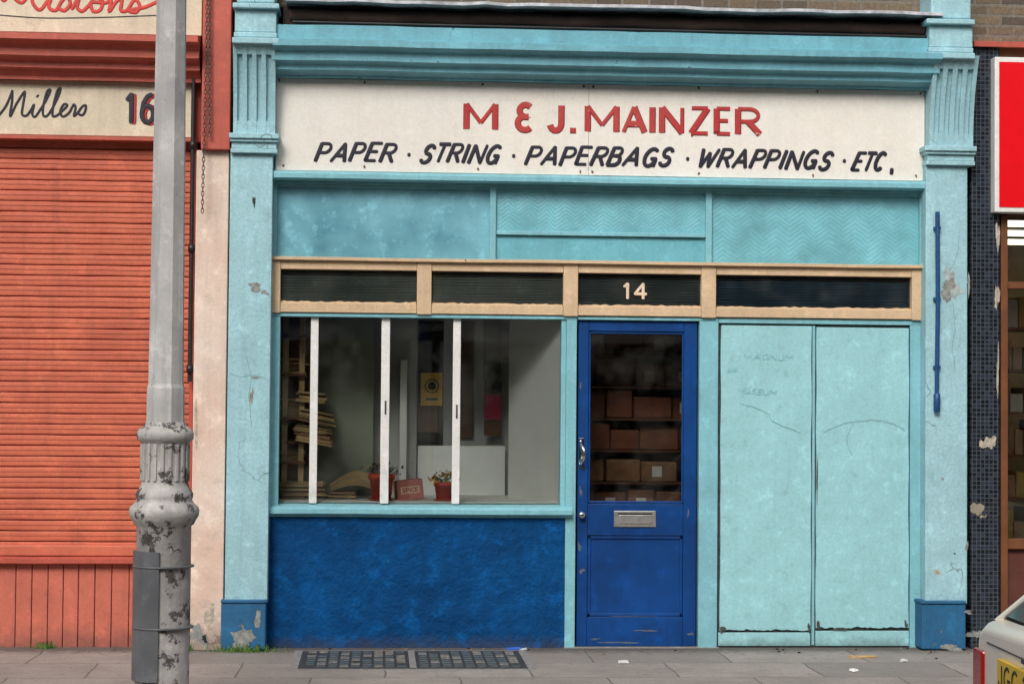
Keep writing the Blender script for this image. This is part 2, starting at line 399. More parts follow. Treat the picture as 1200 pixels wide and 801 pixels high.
def ribbon_curve(name, strokes, r, y, mat, parent, flat=.10, soft=True):
    """strokes in (x,z) metres; thin raised paint lines on a vertical board"""
    cu = D.curves.new(name, 'CURVE'); cu.dimensions = '3D'; cu.bevel_resolution = 2; cu.use_fill_caps = True
    cu.bevel_depth = r
    for st in strokes:
        w = 1.0
        if isinstance(st, tuple): st, w = st
        if len(st) < 2: continue
        sp = cu.splines.new('POLY')
        pts = list(st); rad = [w]*len(pts)
        if soft:
            def ext(a, b):
                dx, dz = a[0]-b[0], a[1]-b[1]; l = math.hypot(dx, dz) or 1
                return (a[0] + dx/l*r*.55, a[1] + dz/l*r*.55)
            pts = [ext(pts[0], pts[1])] + pts + [ext(pts[-1], pts[-2])]; rad = [w*.55] + rad + [w*.55]
        sp.points.add(len(pts)-1)
        for i, p in enumerate(pts):
            sp.points[i].co = (p[0], 0, p[1], 1); sp.points[i].radius = rad[i]
    cu.materials.append(mat)
    o = D.objects.new(name, cu); o.location = (0, y, 0); o.scale = (1, flat, 1)
    return link(o, parent)
def text(name, s, x0, x1, z0, z1, r, y, mat, parent, slant=0., gap=.3, soft=True, jitter=0., flat=.1, space=.5, thin=1.):
    h = z1 - z0; tot = 0; items = []
    for ch in s:
        if ch == ' ': tot += space; continue
        items.append((ch, tot)); tot += L[ch][0] + gap
    tot -= gap
    kx = (x1 - x0 - slant*h) / tot
    out = []
    for ch, off in items:
        jz = R.uniform(-jitter, jitter)*h; jsl = R.uniform(-jitter, jitter)
        for si, st in enumerate(L[ch][1]):
            w = 1.0 if (si % 2 == 0) else thin
            out.append(([(x0 + (off + p[0])*kx + (slant + jsl)*p[1]*h, z0 + p[1]*h + jz) for p in st], w))
    return ribbon_curve(name, out, r, y, mat, parent, flat, soft)
def smooth_curve(pts, n=6):
    out = []
    P = [pts[0]] + list(pts) + [pts[-1]]
    for i in range(1, len(P)-2):
        for k in range(n):
            t = k/n
            out.append(tuple(.5*((2*P[i][j]) + (-P[i-1][j]+P[i+1][j])*t + (2*P[i-1][j]-5*P[i][j]+4*P[i+1][j]-P[i+2][j])*t*t +
                       (-P[i-1][j]+3*P[i][j]-3*P[i+1][j]+P[i+2][j])*t**3) for j in (0, 1)))
    out.append(pts[-1]); return out

# ================================================================== GROUND
gz = -.125
meshobj('ground', [(-400, -400, gz-.02), (400, -400, gz-.02), (400, 400, gz-.02), (-400, 400, gz-.02)], [(0, 1, 2, 3)], m_ground)
meshobj('road', [(-80, -12.6, gz), (80, -12.6, gz), (80, -3.45, gz), (-80, -3.45, gz)], [(0, 1, 2, 3)], m_asph)
box('pavement', -80, 80, -3.3, .6, -.3, 0, m_pave, None, 0)
box('pavement', -80, 80, -15.2, -12.75, -.3, 0, m_pave, None, 0)
kb = [box('k', -30 + i*.92, -30 + i*.92 + .912, -3.45, -3.302, -.3, .004, m_kerb, None, .012) for i in range(66)]
join('kerb', kb)
kb = [box('k', -30 + i*.92, -30 + i*.92 + .912, -12.748, -12.6, -.3, .004, m_kerb, None, .012) for i in range(66)]
join('kerb', kb)
meshobj('road_marking', [(-80, -3.85, gz+.004), (80, -3.85, gz+.004), (80, -3.75, gz+.004), (-80, -3.75, gz+.004)], [(0, 1, 2, 3)], m_line)

# ================================================================== MAIN BUILDING (paper shop)
shop = empty('paper_shop')
xl, xr = X(266), X(1134)
def upper_wall(parent, x0, x1, y, zb, zt, mat, nwin, prefix=''):
    ww = 1.0; parts = []
    step = (x1 - x0)/nwin; edges = [x0]
    for i in range(nwin):
        c = x0 + step*(i+.5); edges += [c - ww/2, c + ww/2]
    edges.append(x1)
    z1, z2 = zb + 1.2, zb + 2.8
    for i in range(0, len(edges), 2):
        parts.append(box('p', edges[i], edges[i+1], y, y+.3, z1, z2, mat, None, 0))
    parts.append(box('p', x0, x1, y, y+.3, zb, z1, mat, None, 0)); parts.append(box('p', x0, x1, y, y+.3, z2, zt, mat, None, 0))
    join(prefix+'brick_wall', parts, parent)
    for i in range(nwin):
        a, b = edges[1+2*i], edges[2+2*i]
        box('window_glass', a, b, y+.18, y+.19, z1, z2, m_carglass, parent, 0)
        fr = [box('f', a, a+.06, y+.12, y+.17, z1, z2, m_white), box('f', b-.06, b, y+.12, y+.17, z1, z2, m_white),
              box('f', a+.06, b-.06, y+.12, y+.17, z2-.07, z2, m_white), box('f', a+.06, b-.06, y+.12, y+.17, z1, z1+.07, m_white),
              box('f', a+.06, b-.06, y+.11, y+.16, (z1+z2)/2-.03, (z1+z2)/2+.03, m_white)]
        join('sash_frame', fr, parent)
        box('window_sill', a-.08, b+.08, y-.08, y+.1, z1-.09, z1-.003, m_kerb, parent)
ztop = Z(14)
upper_wall(shop, xl, xr, .0, ztop, 9.0, m_brick, 2)
box('parapet_coping', xl-.02, xr+.02, -.06, .36, 9.003, 9.1, m_kerb, shop)
box('roof', xl, xr, .31, 7, 8.6, 8.7, m_dark, shop, 0)
box('rear_wall', xl, xr, 7, 7.2, 0, 8.6, m_brick, shop, 0)
box('party_wall_1', xl+.03, xl+.12, .32, 6.99, 0, 8.59, m_wallw, shop, 0)
box('party_wall_2', xr-.12, xr-.03, .32, 6.99, 0, 8.59, m_wallw, shop, 0)
box('shop_ceiling', xl+.13, xr-.13, .2, 6.9, Z(296), Z(296)+.1, m_wallw, shop, 0)
box('shop_floor', xl+.13, xr-.13, .14, 6.9, .005, .03, m_wood, shop, 0)

prof('lead_flashing', [(-.30, Z(18)), (-.30, Z(14.5)), (-.02, Z(9)), (-.02, Z(15))], X(332), X(1090), m_lead, shop, 30, .006)
UV('awning_box_back', 327, 1092, 12, 60, -.06, .05, m_canvas, shop, 0)
aw = []
for k in range(31):
    u = 336 + 748*k/30
    aw.append((X(u), -.15 + R.uniform(-.006, .006), Z(24, -.15) + R.uniform(-.008, .008)))
tube('rolled_awning', aw, .04, m_canvas, shop)
tube('awning_edge_bar', [(X(340), -.2, Z(31, -.2)), (X(1082), -.2, Z(32, -.2))], .009, m_black, shop)
cor = [(-.05, Z(34, -.22)), (-.235, Z(34, -.235)), (-.235, Z(49, -.235)), (-.31, Z(51, -.31)), (-.31, Z(58, -.31)), (-.295, Z(60, -.295)),
       (-.28, Z(62, -.28)), (-.255, Z(64, -.255)), (-.245, Z(66, -.245)), (-.245, Z(75, -.245)), (-.225, Z(77, -.225)), (-.205, Z(79, -.2)), (-.19, Z(81.5, -.19)),
       (-.19, Z(86, -.19)), (-.16, Z(88, -.16)), (-.135, Z(91, -.135)), (-.12, Z(93, -.12)), (-.12, Z(96, -.12)), (-.05, Z(96, -.05))]
prof('cornice', cor, X(318), X(1088), m_trim, shop, 24, .0022)
prof('fascia_bottom_trim', [(-.03, Z(204, -.03)), (-.10, Z(204, -.10)), (-.11, Z(207, -.11)), (-.11, Z(212, -.11)), (-.07, Z(215, -.07)), (-.03, Z(215, -.03))],
     X(316), X(1086), m_cyan, shop, 16, .0015)
box('beam', X(318), X(1086), -.03, .25, Z(219), Z(60), m_cyan, shop, 0)
# sign
sign = empty('shop_sign')
UV('sign_board_left', 320, 688, 96.5, 203.5, -.06, .027, m_board, sign, .002)
UV('sign_board_right', 688.3, 1083.5, 96.5, 203.5, -.0585, .0255, m_board, sign, .002)
ys = -.0625
for u in (330, 430, 560, 680, 697, 820, 950, 1075):
    for v in (101, 200):
        patch('rusty_nail', X(u + R.uniform(-6, 6)), Z(v + R.uniform(-1, 1)), .014, .02, -.0612, m_wood, sign, 10)
zt, zb_ = Z(120.0, -.06), Z(154, -.06)
def red(s, u0, u1, **k):
    return text('red_lettering', s, X(u0)+.02, X(u1)-.02, zb_+.012, zt-.012, .0205, ys, m_redl, sign, soft=False, thin=.62, flat=.07, **k)
red('M', 540, 581); red('&', 600, 624); red('J', 638, 660)
ribbon_curve('red_full_stop', [[(X(665), zb_+.014), (X(672), zb_+.014)]], .018, ys, m_redl, sign, .07, False)
red('M', 682, 723); red('A', 724, 756); red('I', 757, 766); red('N', 769, 800); red('Z', 803, 830); red('E', 833, 856); red('R', 858, 890)
zt, zb_ = Z(169, -.06), Z(193, -.06)
for s, a, b in (('PAPER', 365, 466), ('-', 474, 480), ('STRING', 487, 588), ('-', 596, 602), ('PAPERBAGS', 611, 790), ('-', 800, 806),
                ('WRAPPINGS', 811, 976), ('-', 983, 989), ('ETC', 993, 1038), (',', 1039, 1044)):
    text('black_lettering', s, X(a)+.012, X(b)-.01, zb_+.01, zt-.01, .0125, ys, m_blackl, sign, slant=.4 if len(s) > 1 else .0, gap=.36, jitter=.05, flat=.08, thin=.8)

# upper lights (painted glass)
UV('upper_light_left', 322, 573, 219, 307, .02, .02, m_uppera, shop, 0)
UV('upper_light_mid_top', 580, 827, 219, 272, .02, .02, m_herr2, shop, 0)
UV('upper_light_mid_bottom', 580, 827, 275, 307, .02, .02, m_upper, shop, 0)
UV('upper_light_right', 834, 1079, 219, 307, .02, .02, m_herr, shop, 0)
for a, b in ((314, 322.5), (573, 580), (826.5, 834), (1078, 1086)):
    UV('mullion', a, b, 218, 306, -.012, .06, m_cyan, shop)
UV('transom_bar', 580.5, 826, 270, 274.5, -.005, .02, m_cyan, shop)
UV('head_rail', 323, 1078, 215, 222, -.004, .03, m_cyan, shop)
# cream transom frame
for a, b in ((316, 327.5), (488, 505), (660, 677), (822, 839), (1069, 1080)):
    UV('transom_post', a, b, 306.5, 369, -.034, .09, m_cream, shop)
for i, (a, b) in enumerate(((327.8, 487.7), (505.3, 659.7), (677.3, 821.7), (839.3, 1068.7))):
    UV('transom_top_rail', a, b, 307, 318, -.028, .08, m_cream, shop)
    UV('transom_bottom_rail', a, b, 357, 368, -.028, .08, m_cream, shop)
    UV('transom_backing', a, b, 316, 358, .07, .01, m_dark, shop, 0)
prof('transom_drip_top', [(-.03, Z(303, -.06)), (-.06, Z(304, -.06)), (-.06, Z(307, -.06)), (-.03, Z(307.5, -.06))], X(315), X(1081), m_cream, shop, 10, .0015)
m_lv = [paint('louvre_%d' % i, c, .5, .5, None, 0, rough=.35, bs=.1, mott=.6) for i, c in enumerate(((.15, .18, .17), (.18, .20, .18), (.07, .095, .10), (.035, .08, .12)))]
for i, (a, b) in enumerate(((327, 488), (505, 660), (677, 822), (839, 1069))):
    sl = []
    n = 12
    for k in range(n):
        v0 = 318 + k*39.0/n
        za, zb = Z(v0 + 2.9), Z(v0)
        sl.append(prof('s', [(.022, za), (.033, zb), (.036, zb-.001), (.025, za-.001)], X(a)+.002, X(b)-.002, m_lv[i], None, 3, .0006))
    join('ventilator_louvres', sl, shop)
    UV('transom_pane', a+.8, b-.8, 318.5, 356.5, .012, .003, m_glass, shop, 0)
    # ragged paint line left on the glass along the lower rail
    vs, fs = [], []
    for k in range(41):
        x = X(a+1) + (X(b-1)-X(a+1))*k/40
        vs += [(x, .0105, Z(357.3)), (x, .0105, Z(356 - R.random()*1.8))]
        if k: fs.append((2*k-2, 2*k, 2*k+1, 2*k-1))
    meshobj('ragged_paint_edge', vs, fs, m_cream, shop)
text('door_number', '14', X(731), X(757), Z(347), Z(330), .010, .005, plain('number_cream', (.75, .58, .42), .5), shop, gap=.35, thin=.9)

UV('window_head', 317, 676, 369, 373, -.015, .1, m_cyan, shop)
UV('door_head', 676.3, 842, 369, 373, -.012, .1, m_cyan, shop)
UV('panel_head', 842.3, 1080, 369, 375, -.010, .1, m_cyan, shop)
UV('window_jamb', 315, 328, 373.3, 597, -.01, .12, m_cyan, shop)
UV('door_post_left', 664, 676, 373.3, 760, -.02, .12, m_cyan, shop)
UV('window_post', 658, 663.6, 373.3, 597, -.002, .09, m_cyan, shop)
UV('door_post_right', 820, 842, 373.3, 760, -.02, .12, m_cyan, shop)
UV('panel_jamb', 1067, 1083, 375.3, 758, -.012, .12, m_cyan, shop)
prof('window_sill', [(.09, Z(590)), (-.05, Z(594, -.05)), (-.075, Z(597, -.07)), (-.075, Z(602, -.07)), (-.03, Z(606, -.03)), (.09, Z(606))],
     X(313), X(671), m_cyan, shop, 12, .0015)
def rough_wall(name, u0, u1, v0, v1, yf, mat, parent, amp=.004):
    x0, x1, z0, z1 = X(u0), X(u1), Z(v1), Z(v0)
    nx = int((x1-x0)/.015); nz = int((z1-z0)/.015); vs = []; fs = []
    for j in range(nz+1):
        for i in range(nx+1):
            x, z = x0 + (x1-x0)*i/nx, z0 + (z1-z0)*j/nz
            vs.append((x, yf + amp*mn.noise(Vector((x*5, 0, z*8))) + amp*.6*mn.noise(Vector((x*19, 3, z*23))), z))
    for j in range(nz):
        for i in range(nx):
            a = j*(nx+1)+i; fs.append((a, a+1, a+nx+2, a+nx+1))
    return meshobj(name, vs, fs, mat, parent, True)
UV('stall_riser_core', 314, 663.6, 606, 760, -.01, .14, m_riser, shop, .002)
rough_wall('stall_riser_render', 314.5, 663.4, 606.3, 760, -.0205, m_riser, shop, .005)
UV('threshold', 663, 845, 757.5, 762, -.03, .16, m_kerb, shop)
# boarded panels
UV('panel_ground', 842, 1067, 375, 757, .016, .03, m_rot, shop, 0)
def sheet(name, u0, u1, v0, v1, yf, mat):
    """slightly buckled hardboard sheet with ragged lower edge"""
    nx, nz = 34, 60; vs = []; fs = []
    x0, x1, z0, z1 = X(u0), X(u1), Z(v1), Z(v0)
    rag = [R.uniform(0, .008) + .018*max(0, mn.noise(Vector((i*.35, u0, 0)))) for i in range(nx+1)]
    for j in range(nz+1):
        for i in range(nx+1):
            s, t = i/nx, j/nz
            zz = z0 + (z1-z0)*t
            if j == 0: zz += rag[i]
            bow = .0035*sin(2.7*s*pi + u0)*sin(3.1*t*pi) + .002*sin(7*t*pi + u0*3)*sin(pi*s)
            edge = .002*sin(t*23 + u0) if i in (0, nx) else 0
            vs.append((x0 + (x1-x0)*s + edge, yf + bow + R.uniform(-.0003, .0003), zz))
    n = len(vs); vs += [(a, b + .016, c) for a, b, c in vs]
    w = nx+1
    for j in range(nz):
        for i in range(nx):
            a = j*w+i; fs.append((a, a+1, a+w+1, a+w))
    per = [i for i in range(nx+1)] + [j*w+nx for j in range(1, nz+1)] + [nz*w+i for i in range(nx-1, -1, -1)] + [j*w for j in range(nz-1, 0, -1)]
    for k in range(len(per)):
        a, b = per[k], per[(k+1) % len(per)]; fs.append((a, b, b+n, a+n))
    return meshobj(name, vs, fs, mat, shop)
sheet('board_left', 845, 951, 377.5, 738, -.006, m_panel)
sheet('board_right', 957, 1065, 378.5, 735, -.006, m_panel)
UV('board_gap_strip', 952.4, 955.6, 377, 755, .002, .010, m_cyan, shop, .002)
UV('bottom_rail_left', 843.5, 951, 740, 756, -.002, .015, m_panel, shop)
UV('bottom_rail_right', 957, 1066, 738, 756, -.002, .015, m_panel, shop)
for (u, v, w, h) in ((848, 736, .03, .05), (949, 734, .02, .05), (960, 731, .02, .06), (985, 736, .08, .015), (958, 560, .007, .3), (844.5, 620, .006, .25), (1062, 730, .02, .04)):
    patch('rot', X(u), Z(v), w, h, -.0112, m_rot, shop, rough=.5)
for (s, a, b, v0, v1) in (('MUSEUM', 864, 910, 452, 458), ('MAGNUM', 872, 930, 412, 418), ('WAR', 852, 866, 428, 434)):
    text('faded_graffiti', s, X(a), X(b), Z(v1), Z(v0), .0016, -.0105, m_ghost, shop, slant=.2, flat=.15, jitter=.15)
def crack(pts, y, r=.0012, m=m_hair):
    P = smooth_curve([(X(a), Z(b)) for a, b in pts], 5)
    P = [(a + R.uniform(-.004, .004), b + R.uniform(-.004, .004)) for a, b in P]
    ribbon_curve('hairline_crack', [P], r, y, m, shop, .5)
crack([(866, 470), (880, 473), (900, 481), (905, 490), (920, 497), (938, 503)], -.0105)
crack([(966, 502), (985, 494), (1005, 489), (1030, 488), (1048, 493), (1060, 500)], -.0105)
crack([(1000, 492), (992, 510), (998, 530)], -.0105, .0009)

# pilasters
def pilaster(u0, u1, uc0, uc1, tag):
    p = tag
    UV(p+'shaft', u0, u1, 184, 706, -.13, .25, m_cyanp, shop, .006)
    UV(p+'plinth', u0-4, u1-1.5, 706, 760, -.165, .3, m_plinth, shop, .008)
    UV(p+'plinth_cap', u0-4.5, u1-1, 702.5, 706, -.175, .3, m_plinth, shop, .004)
    for (v0, v1, ex, yy) in ((161, 167, 5, -.19), (167, 171, 4, -.175), (171, 179, 2, -.155), (179, 184, 3, -.165)):
        UV(p+'capital', uc0-ex, uc1+ex, v0, v1, yy, .3, m_cyanp, shop, .004)
    x0, x1 = X(uc0, -.15), X(uc1, -.15)
    n = 14
    def yv(t):
        return -.15 - .13 * (t**2.2)
    zs = [Z(161 - 104*k/n, -.18) for k in range(n+1)]
    pts = [(yv(k/n) + .018, zs[k]) for k in range(n+1)]
    prof(p+'console_body', [(.1, zs[0])] + pts + [(.1, zs[-1])], x0, x1, m_cyanp, shop)
    nr = 5; w = (x1-x0)
    rib = []
    for k in range(nr):
        rw = w*.10 if 0 < k < nr-1 else w*.085
        cx = x0 + w*(.0425 + (k/(nr-1))*.915)
        a, b = (cx-rw/2, cx+rw/2)
        pr = [(yv(j/n) - .006, zs[j]) for j in range(n+1)]
        bk = [(yv(j/n) + .02, zs[j]) for j in range(n+1)][::-1]
        rib.append(prof('r', pr + bk, a-.001, b+.001, m_cyanp))
    for (j0, j1) in ((0, 2), (n-2, n)):
        pr = [(yv(j/n) - .003, zs[j]) for j in range(j0, j1+1)]; bk = [(yv(j/n)+.02, zs[j]) for j in range(j0, j1+1)][::-1]
        rib.append(prof('r', pr+bk, x0+.002, x1-.002, m_cyanp))
    join(p+'console_flutes', rib, shop)
    UV(p+'console_cap', uc0-3, uc1+3, 50, 57, -.31, .45, m_cyanp, shop, .006)
    UV(p+'console_cap_low', uc0-1, uc1+1, 44, 50, -.285, .45, m_cyanp, shop, .006)
    UV(p+'top_block', uc0, uc1, 16, 44, -.26, .42, m_cyanp, shop, .006)
    UV(p+'top_cap', uc0-3, uc1+3, 10, 16, -.30, .46, m_cyanp, shop, .006)
    UV(p+'top_pediment', uc0+2, uc1-2, -30, 10, -.25, .40, m_cyanp, shop, .01)
pilaster(267, 317, 270, 319, 'left_pilaster_')
pilaster(1085, 1134, 1089, 1140, 'right_pilaster_')
m_pale = plain('worn_undercoat', (.38, .45, .45), .8, var=.4, scale=40)
for (u, v, w, h, mt) in ((300, 341, .08, .05, m_render), (311, 347, .04, .03, m_render), (297, 243, .015, .07, m_black), (297, 467, .02, .10, m_render),
                         (302, 445, .06, .010, m_render), (1108, 332, .13, .17, m_pale), (1104, 337, .08, .12, m_render),
                         (1128, 330, .02, .12, m_render), (1092, 670, .04, .03, m_render2), (1126, 640, .02, .05, m_render), (1112, 648, .012, .012, m_black), (1098, 560, .012, .02, m_render)):
    patch('paint_loss', X(u), Z(v-(0 if u < 700 else 4)), w, h, -.1315 - (.0008 if mt is m_render else 0), mt, shop, rough=.5)
crack([(1110, 350), (1112, 380), (1109, 400), (1113, 430)], -.1315)
crack([(1100, 320), (1112, 300), (1118, 270)], -.1315)
crack([(290, 420), (296, 445), (294, 470), (298, 500)], -.1315)
crack([(270, 440), (285, 444), (300, 442), (316, 447)], -.1315)
for (u, v, w, h, y) in ((1105, 754, .14, .04, -.1665), (290, 745, .16, .12, -.1665), (308, 722, .04, .08, -.1665), (1125, 712, .05, .02, -.1765)):
    patch('paint_loss', X(u), Z(v), w, h, y, m_render, shop, rough=.5)
# window glazing & display
UV('shop_window_glass', 328, 658, 373, 592, .05, .004, m_glass, shop, 0)
for a, b, vb in ((364, 373, 590), (447, 457, 590), (531, 540, 590)):
    UV('white_window_bar', a, b, 371, vb, .015, .03, m_white, shop)
UV('bar_catch', 451.5, 453.5, 470, 486, .009, .008, m_iron, shop, .001)
UV('bar_catch', 535, 537, 474, 490, .009, .008, m_iron, shop, .001)
box('window_bed', X(328), X(660), .105, 1.0, Z(592), Z(588), m_wallw, shop)
# door
door = empty('front_door'); door.parent = shop
UV('stile_left', 678, 690, 374, 756, .012, .045, m_blue, door)
UV('stile_right', 802, 817, 374, 756, .012, .045, m_blue, door)
UV('top_rail', 690.2, 801.8, 374, 386, .0125, .044, m_blue, door)
UV('lock_rail', 690.2, 801.8, 589, 626, .0125, .044, m_blue, door)
UV('bottom_rail', 690.2, 801.8, 722, 756, .0125, .044, m_blue, door)
UV('lower_panel', 688, 804, 624, 724, .03, .02, m_blue, door, 0)
UV('glass', 689, 803, 384, 591, .035, .004, m_glassd, door, 0)
for bx in ((690.5, 694, 626.5, 721.5), (798, 801.5, 626.5, 721.5), (690.5, 801.5, 717.5, 721.5), (690.5, 801.5, 626.5, 630)):
    UV('panel_bead', *bx, .02, .012, m_blue, door)
for bx in ((690.3, 692.5, 386.5, 588.5), (799.5, 801.7, 386.5, 588.5), (690.5, 801.5, 585.5, 588.5), (690.5, 801.5, 386.3, 389)):
    UV('glazing_bead', *bx, .022, .01, m_blue, door)
UV('letter_plate', 721, 770, 597, 616, .003, .01, m_alu, door, .003)
UV('letter_flap', 727, 764, 602, 612, -.003, .007, m_alu, door, .002)
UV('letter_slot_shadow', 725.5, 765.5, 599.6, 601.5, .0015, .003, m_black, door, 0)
hx = X(682)
tube('pull_handle', [(hx, .01, Z(516)), (hx-.002, -.03, Z(519)), (hx+.012, -.055, Z(526)), (hx+.014, -.055, Z(535)), (hx-.002, -.03, Z(542)), (hx, .01, Z(545))], .009, m_chrome, door, 4)
UV('handle_plate', 679.5, 685, 512, 548, .006, .006, m_chrome, door, .002)
k = lathe('door_knob', [(.012, 0), (.012, .02), (.022, .025), (.024, .035), (.018, .045), (.005, .048)], m_chrome, door, 16)
k.location = (X(683), .012, Z(602)); k.rotation_euler = (radians(90), 0, 0)
UV('kick_gap', 678, 817, 756, 758, .03, .03, m_black, door, 0)
m_scuff = plain('door_scuff', (.10, .12, .16), .7, var=.5, scale=60)
for (u, v, w, h) in ((681, 640, .02, .05), (684, 668, .03, .03), (812, 742, .03, .02), (700, 748, .05, .012), (760, 738, .12, .012), (730, 752, .2, .012), (682, 575, .015, .06), (808, 600, .01, .05), (681, 450, .01, .05), (740, 721, .25, .004)):
    patch('scuff', X(u), Z(v), w, h, .0112, m_scuff, door, rough=.5)

# ------------------------------------------------------------ display behind window
wb = Z(588)
def slab(name, x0, x1, y0, y1, z0, z1, m, p=shop, b=.002): return box(name, x0, x1, y0, y1, z0, z1, m, p, b)
meshobj('white_return_panel', [(X(658), .1, wb), (.035, .75, wb), (.035, .75, Z(368)), (X(658), .1, Z(368)),
                              (X(658)+.01, .11, wb), (.055, .77, wb), (.055, .77, Z(368)), (X(658)+.01, .11, Z(368))],
        [(0, 1, 2, 3), (4, 5, 6, 7), (0, 1, 5, 4), (1, 2, 6, 5), (2, 3, 7, 6), (3, 0, 4, 7)], m_wallw, shop)
disp = empty('window_display'); disp.parent = shop
m_pg = plain('pale_grey_panel', (.46, .46, .43), .8, var=.15, scale=3)
m_sg = plain('stone_grey_panel', (.42, .42, .41), .8, var=.2, scale=3)
m_dbr = plain('dark_brown_card', (.10, .05, .025), .7)
slab('grey_back_panel', -1.26, -.86, .80, .83, wb, Z(350), m_wallg, disp)
slab('grey_inner_panel', -.86, -.57, .95, .98, wb, Z(350), m_pg, disp)
slab('white_back_panel', -.57, .06, 1.05, 1.08, wb, Z(350), m_sg, disp)
slab('dark_poster_block', -.56, -.39, 1.03, 1.045, wb+.3, Z(368), m_dark, disp)  # flat dark slab standing behind the yellow poster
slab('brown_card', -.33, -.185, 1.02, 1.04, wb+.38, Z(368), plain('brown_card', (.10, .06, .04), .8), disp)
slab('dark_grey_slab', -.12, -.0, 1.02, 1.04, wb+.78, Z(368), plain('grey_card', (.14, .14, .13), .8), disp)  # plain dark grey slab filling the upper right of the display back
slab('kraft_sheet', -.60, -.43, .98, 1.0, wb+.42, wb+.62, m_dbr, disp)
slab('yellow_poster', -.545, -.40, .96, .97, wb+.60, wb+.82, m_yel, disp)
o = lathe('poster_roundel', [(.048, 0), (.048, .003)], m_dark, disp, 24); o.location = (-.47, .959, wb+.73); o.rotation_euler = (radians(90), 0, 0)
o = lathe('poster_roundel_ring', [(.040, 0), (.040, .004)], m_yel, disp, 24); o.location = (-.47, .957, wb+.73); o.rotation_euler = (radians(90), 0, 0)
o = lathe('poster_roundel_core', [(.028, 0), (.028, .005)], m_dark, disp, 24); o.location = (-.47, .955, wb+.73); o.rotation_euler = (radians(90), 0, 0)
slab('poster_text', -.49, -.45, .950, .952, wb+.724, wb+.736, m_yel, disp, 0)
slab('poster_caption', -.51, -.43, .956, .958, wb+.635, wb+.65, m_dark, disp, 0)
slab('magenta_packet', -.115, .0, .95, .97, wb+.51, wb+.68, m_mag, disp)
slab('dark_packet', -.115, .0, .95, .97, wb+.685, wb+.78, m_dark, disp)
slab('brown_packet', -.115, .0, .95, .97, wb+.40, wb+.505, m_dbr, disp)
slab('white_leaning_sheet', -.685, -.64, .75, .93, wb, wb+.9, m_wallw, disp)
slab('low_partition', -.56, .03, .98, 1.0, wb, wb+.33, m_wallw, disp)
rv = []
for i in range(13):
    t = i/12
    rv += [(-1.12 + .30*t, .30, wb + .05 + .04*sin(pi*t)), (-1.14 + .32*t, .66, wb + .08 + .09*sin(pi*t*.9))]
meshobj('crumpled_paper', rv, [(2*i, 2*i+2, 2*i+3, 2*i+1) for i in range(12)], m_kraftl, disp, True)
for xx in (-1.44, -1.335):
    slab('shelf_upright', xx, xx+.035, .35, .39, wb, Z(368), m_kraftl, disp)
for zz in (.0, .22, .5, .78, 1.02):
    slab('shelf_board', -1.5, -1.29, .3, .75, wb+zz, wb+zz+.02, m_wood, disp)
slab('shelf_back', -1.6, -1.262, .78, .80, wb, Z(350), plain('shelf_back_board', (.2, .13, .07), .8), disp)
def stack(x0, x1, y0, y1, z, n, t, name='paper_bag_stack', par=disp, droop=0.):
    ps = []
    for k in range(n):
        dx, dy = R.uniform(-.018, .018), R.uniform(-.02, .02); tt = t*R.uniform(.5, 1.3)
        b = box('b', x0+dx, x1+dx+R.uniform(-.03, .01), y0+dy, y1, 0, tt-.001, R.choice((m_kraft, m_kraftl, m_kraftl)), None, .003, .003)
        for vv in b.data.vertices:
            s = max(0, (vv.co.x - (x0+x1)/2)/(x1-x0)); vv.co.z += z - droop*s*s*4
        ps.append(b); z += tt
    return join(name, ps, par)
stack(-1.36, -1.13, .3, .7, wb+.37, 6, .018, droop=.04)
stack(-1.33, -1.10, .3, .7, wb+.50, 6, .016, droop=.05)
stack(-1.34, -1.16, .32, .7, wb+.62, 4, .02, droop=.02)
slab('bag_shelf', -1.42, -1.22, .35, .72, wb+.35, wb+.368, m_wood, disp)
slab('bag_shelf', -1.42, -1.22, .35, .72, wb+.482, wb+.495, m_wood, disp)
stack(-1.45, -1.15, .3, .6, wb+.022, 8, .012)
stack(-1.52, -1.3, .4, .6, wb+.52, 8, .015)
stack(-1.52, -1.3, .4, .6, wb+.80, 8, .014)
stack(-1.52, -1.3, .4, .6, wb+.24, 5, .014)
stack(-1.15, -.96, .3, .6, wb+.002, 4, .012)

def plant(name, x, y, z, r, h, leafmat, flowers, n=110):
    e = empty(name, (x, y, z))
    lathe('pot', [(r*.72, 0), (r*.92, h*.78), (r*1.03, h*.79), (r*1.06, h), (r*.95, h), (r*.9, h*.9)], m_terra, e, 28)
    lathe('saucer', [(r*.8, 0), (r*1.05, .008), (r*1.05, .011), (r*.8, .01)], m_terra, e, 24, loc=(0, 0, -.002))
    lathe('soil', [(r*.9, h*.86), (r*.88, h*.9)], m_soil, e, 18)
    verts, faces = [], []
    fv, ff = [], []
    for k in range(n):
        a = R.uniform(0, 2*pi); rr = r*R.uniform(.1, 1.6); zz = h + R.uniform(.0, .065)*(1.3 - rr/r*.4)
        c = Vector((rr*cos(a), rr*sin(a), zz)); s = R.uniform(.008, .018)
        nrm = Vector((R.uniform(-1, 1), R.uniform(-1, 1), R.uniform(.1, 1))).normalized()
        t = nrm.orthogonal().normalized(); b = nrm.cross(t)
        tgt_v, tgt_f = (fv, ff) if R.random() < flowers else (verts, faces)
        i = len(tgt_v)
        tgt_v += [c - t*s, c + b*s*.6, c + t*s, c - b*s*.6]; tgt_f.append((i, i+1, i+2, i+3))
    meshobj('leaves', verts, faces, leafmat, e)
    if fv: meshobj('flowers', fv, ff, m_flower, e)
    for k in range(9):
        a = k*.7; tube('stem', [(0, 0, h*.85), (r*.5*cos(a), r*.5*sin(a), h+.02), (r*1.1*cos(a), r*1.1*sin(a), h+.045)], .0015, m_leaf, e, 1)
    return e
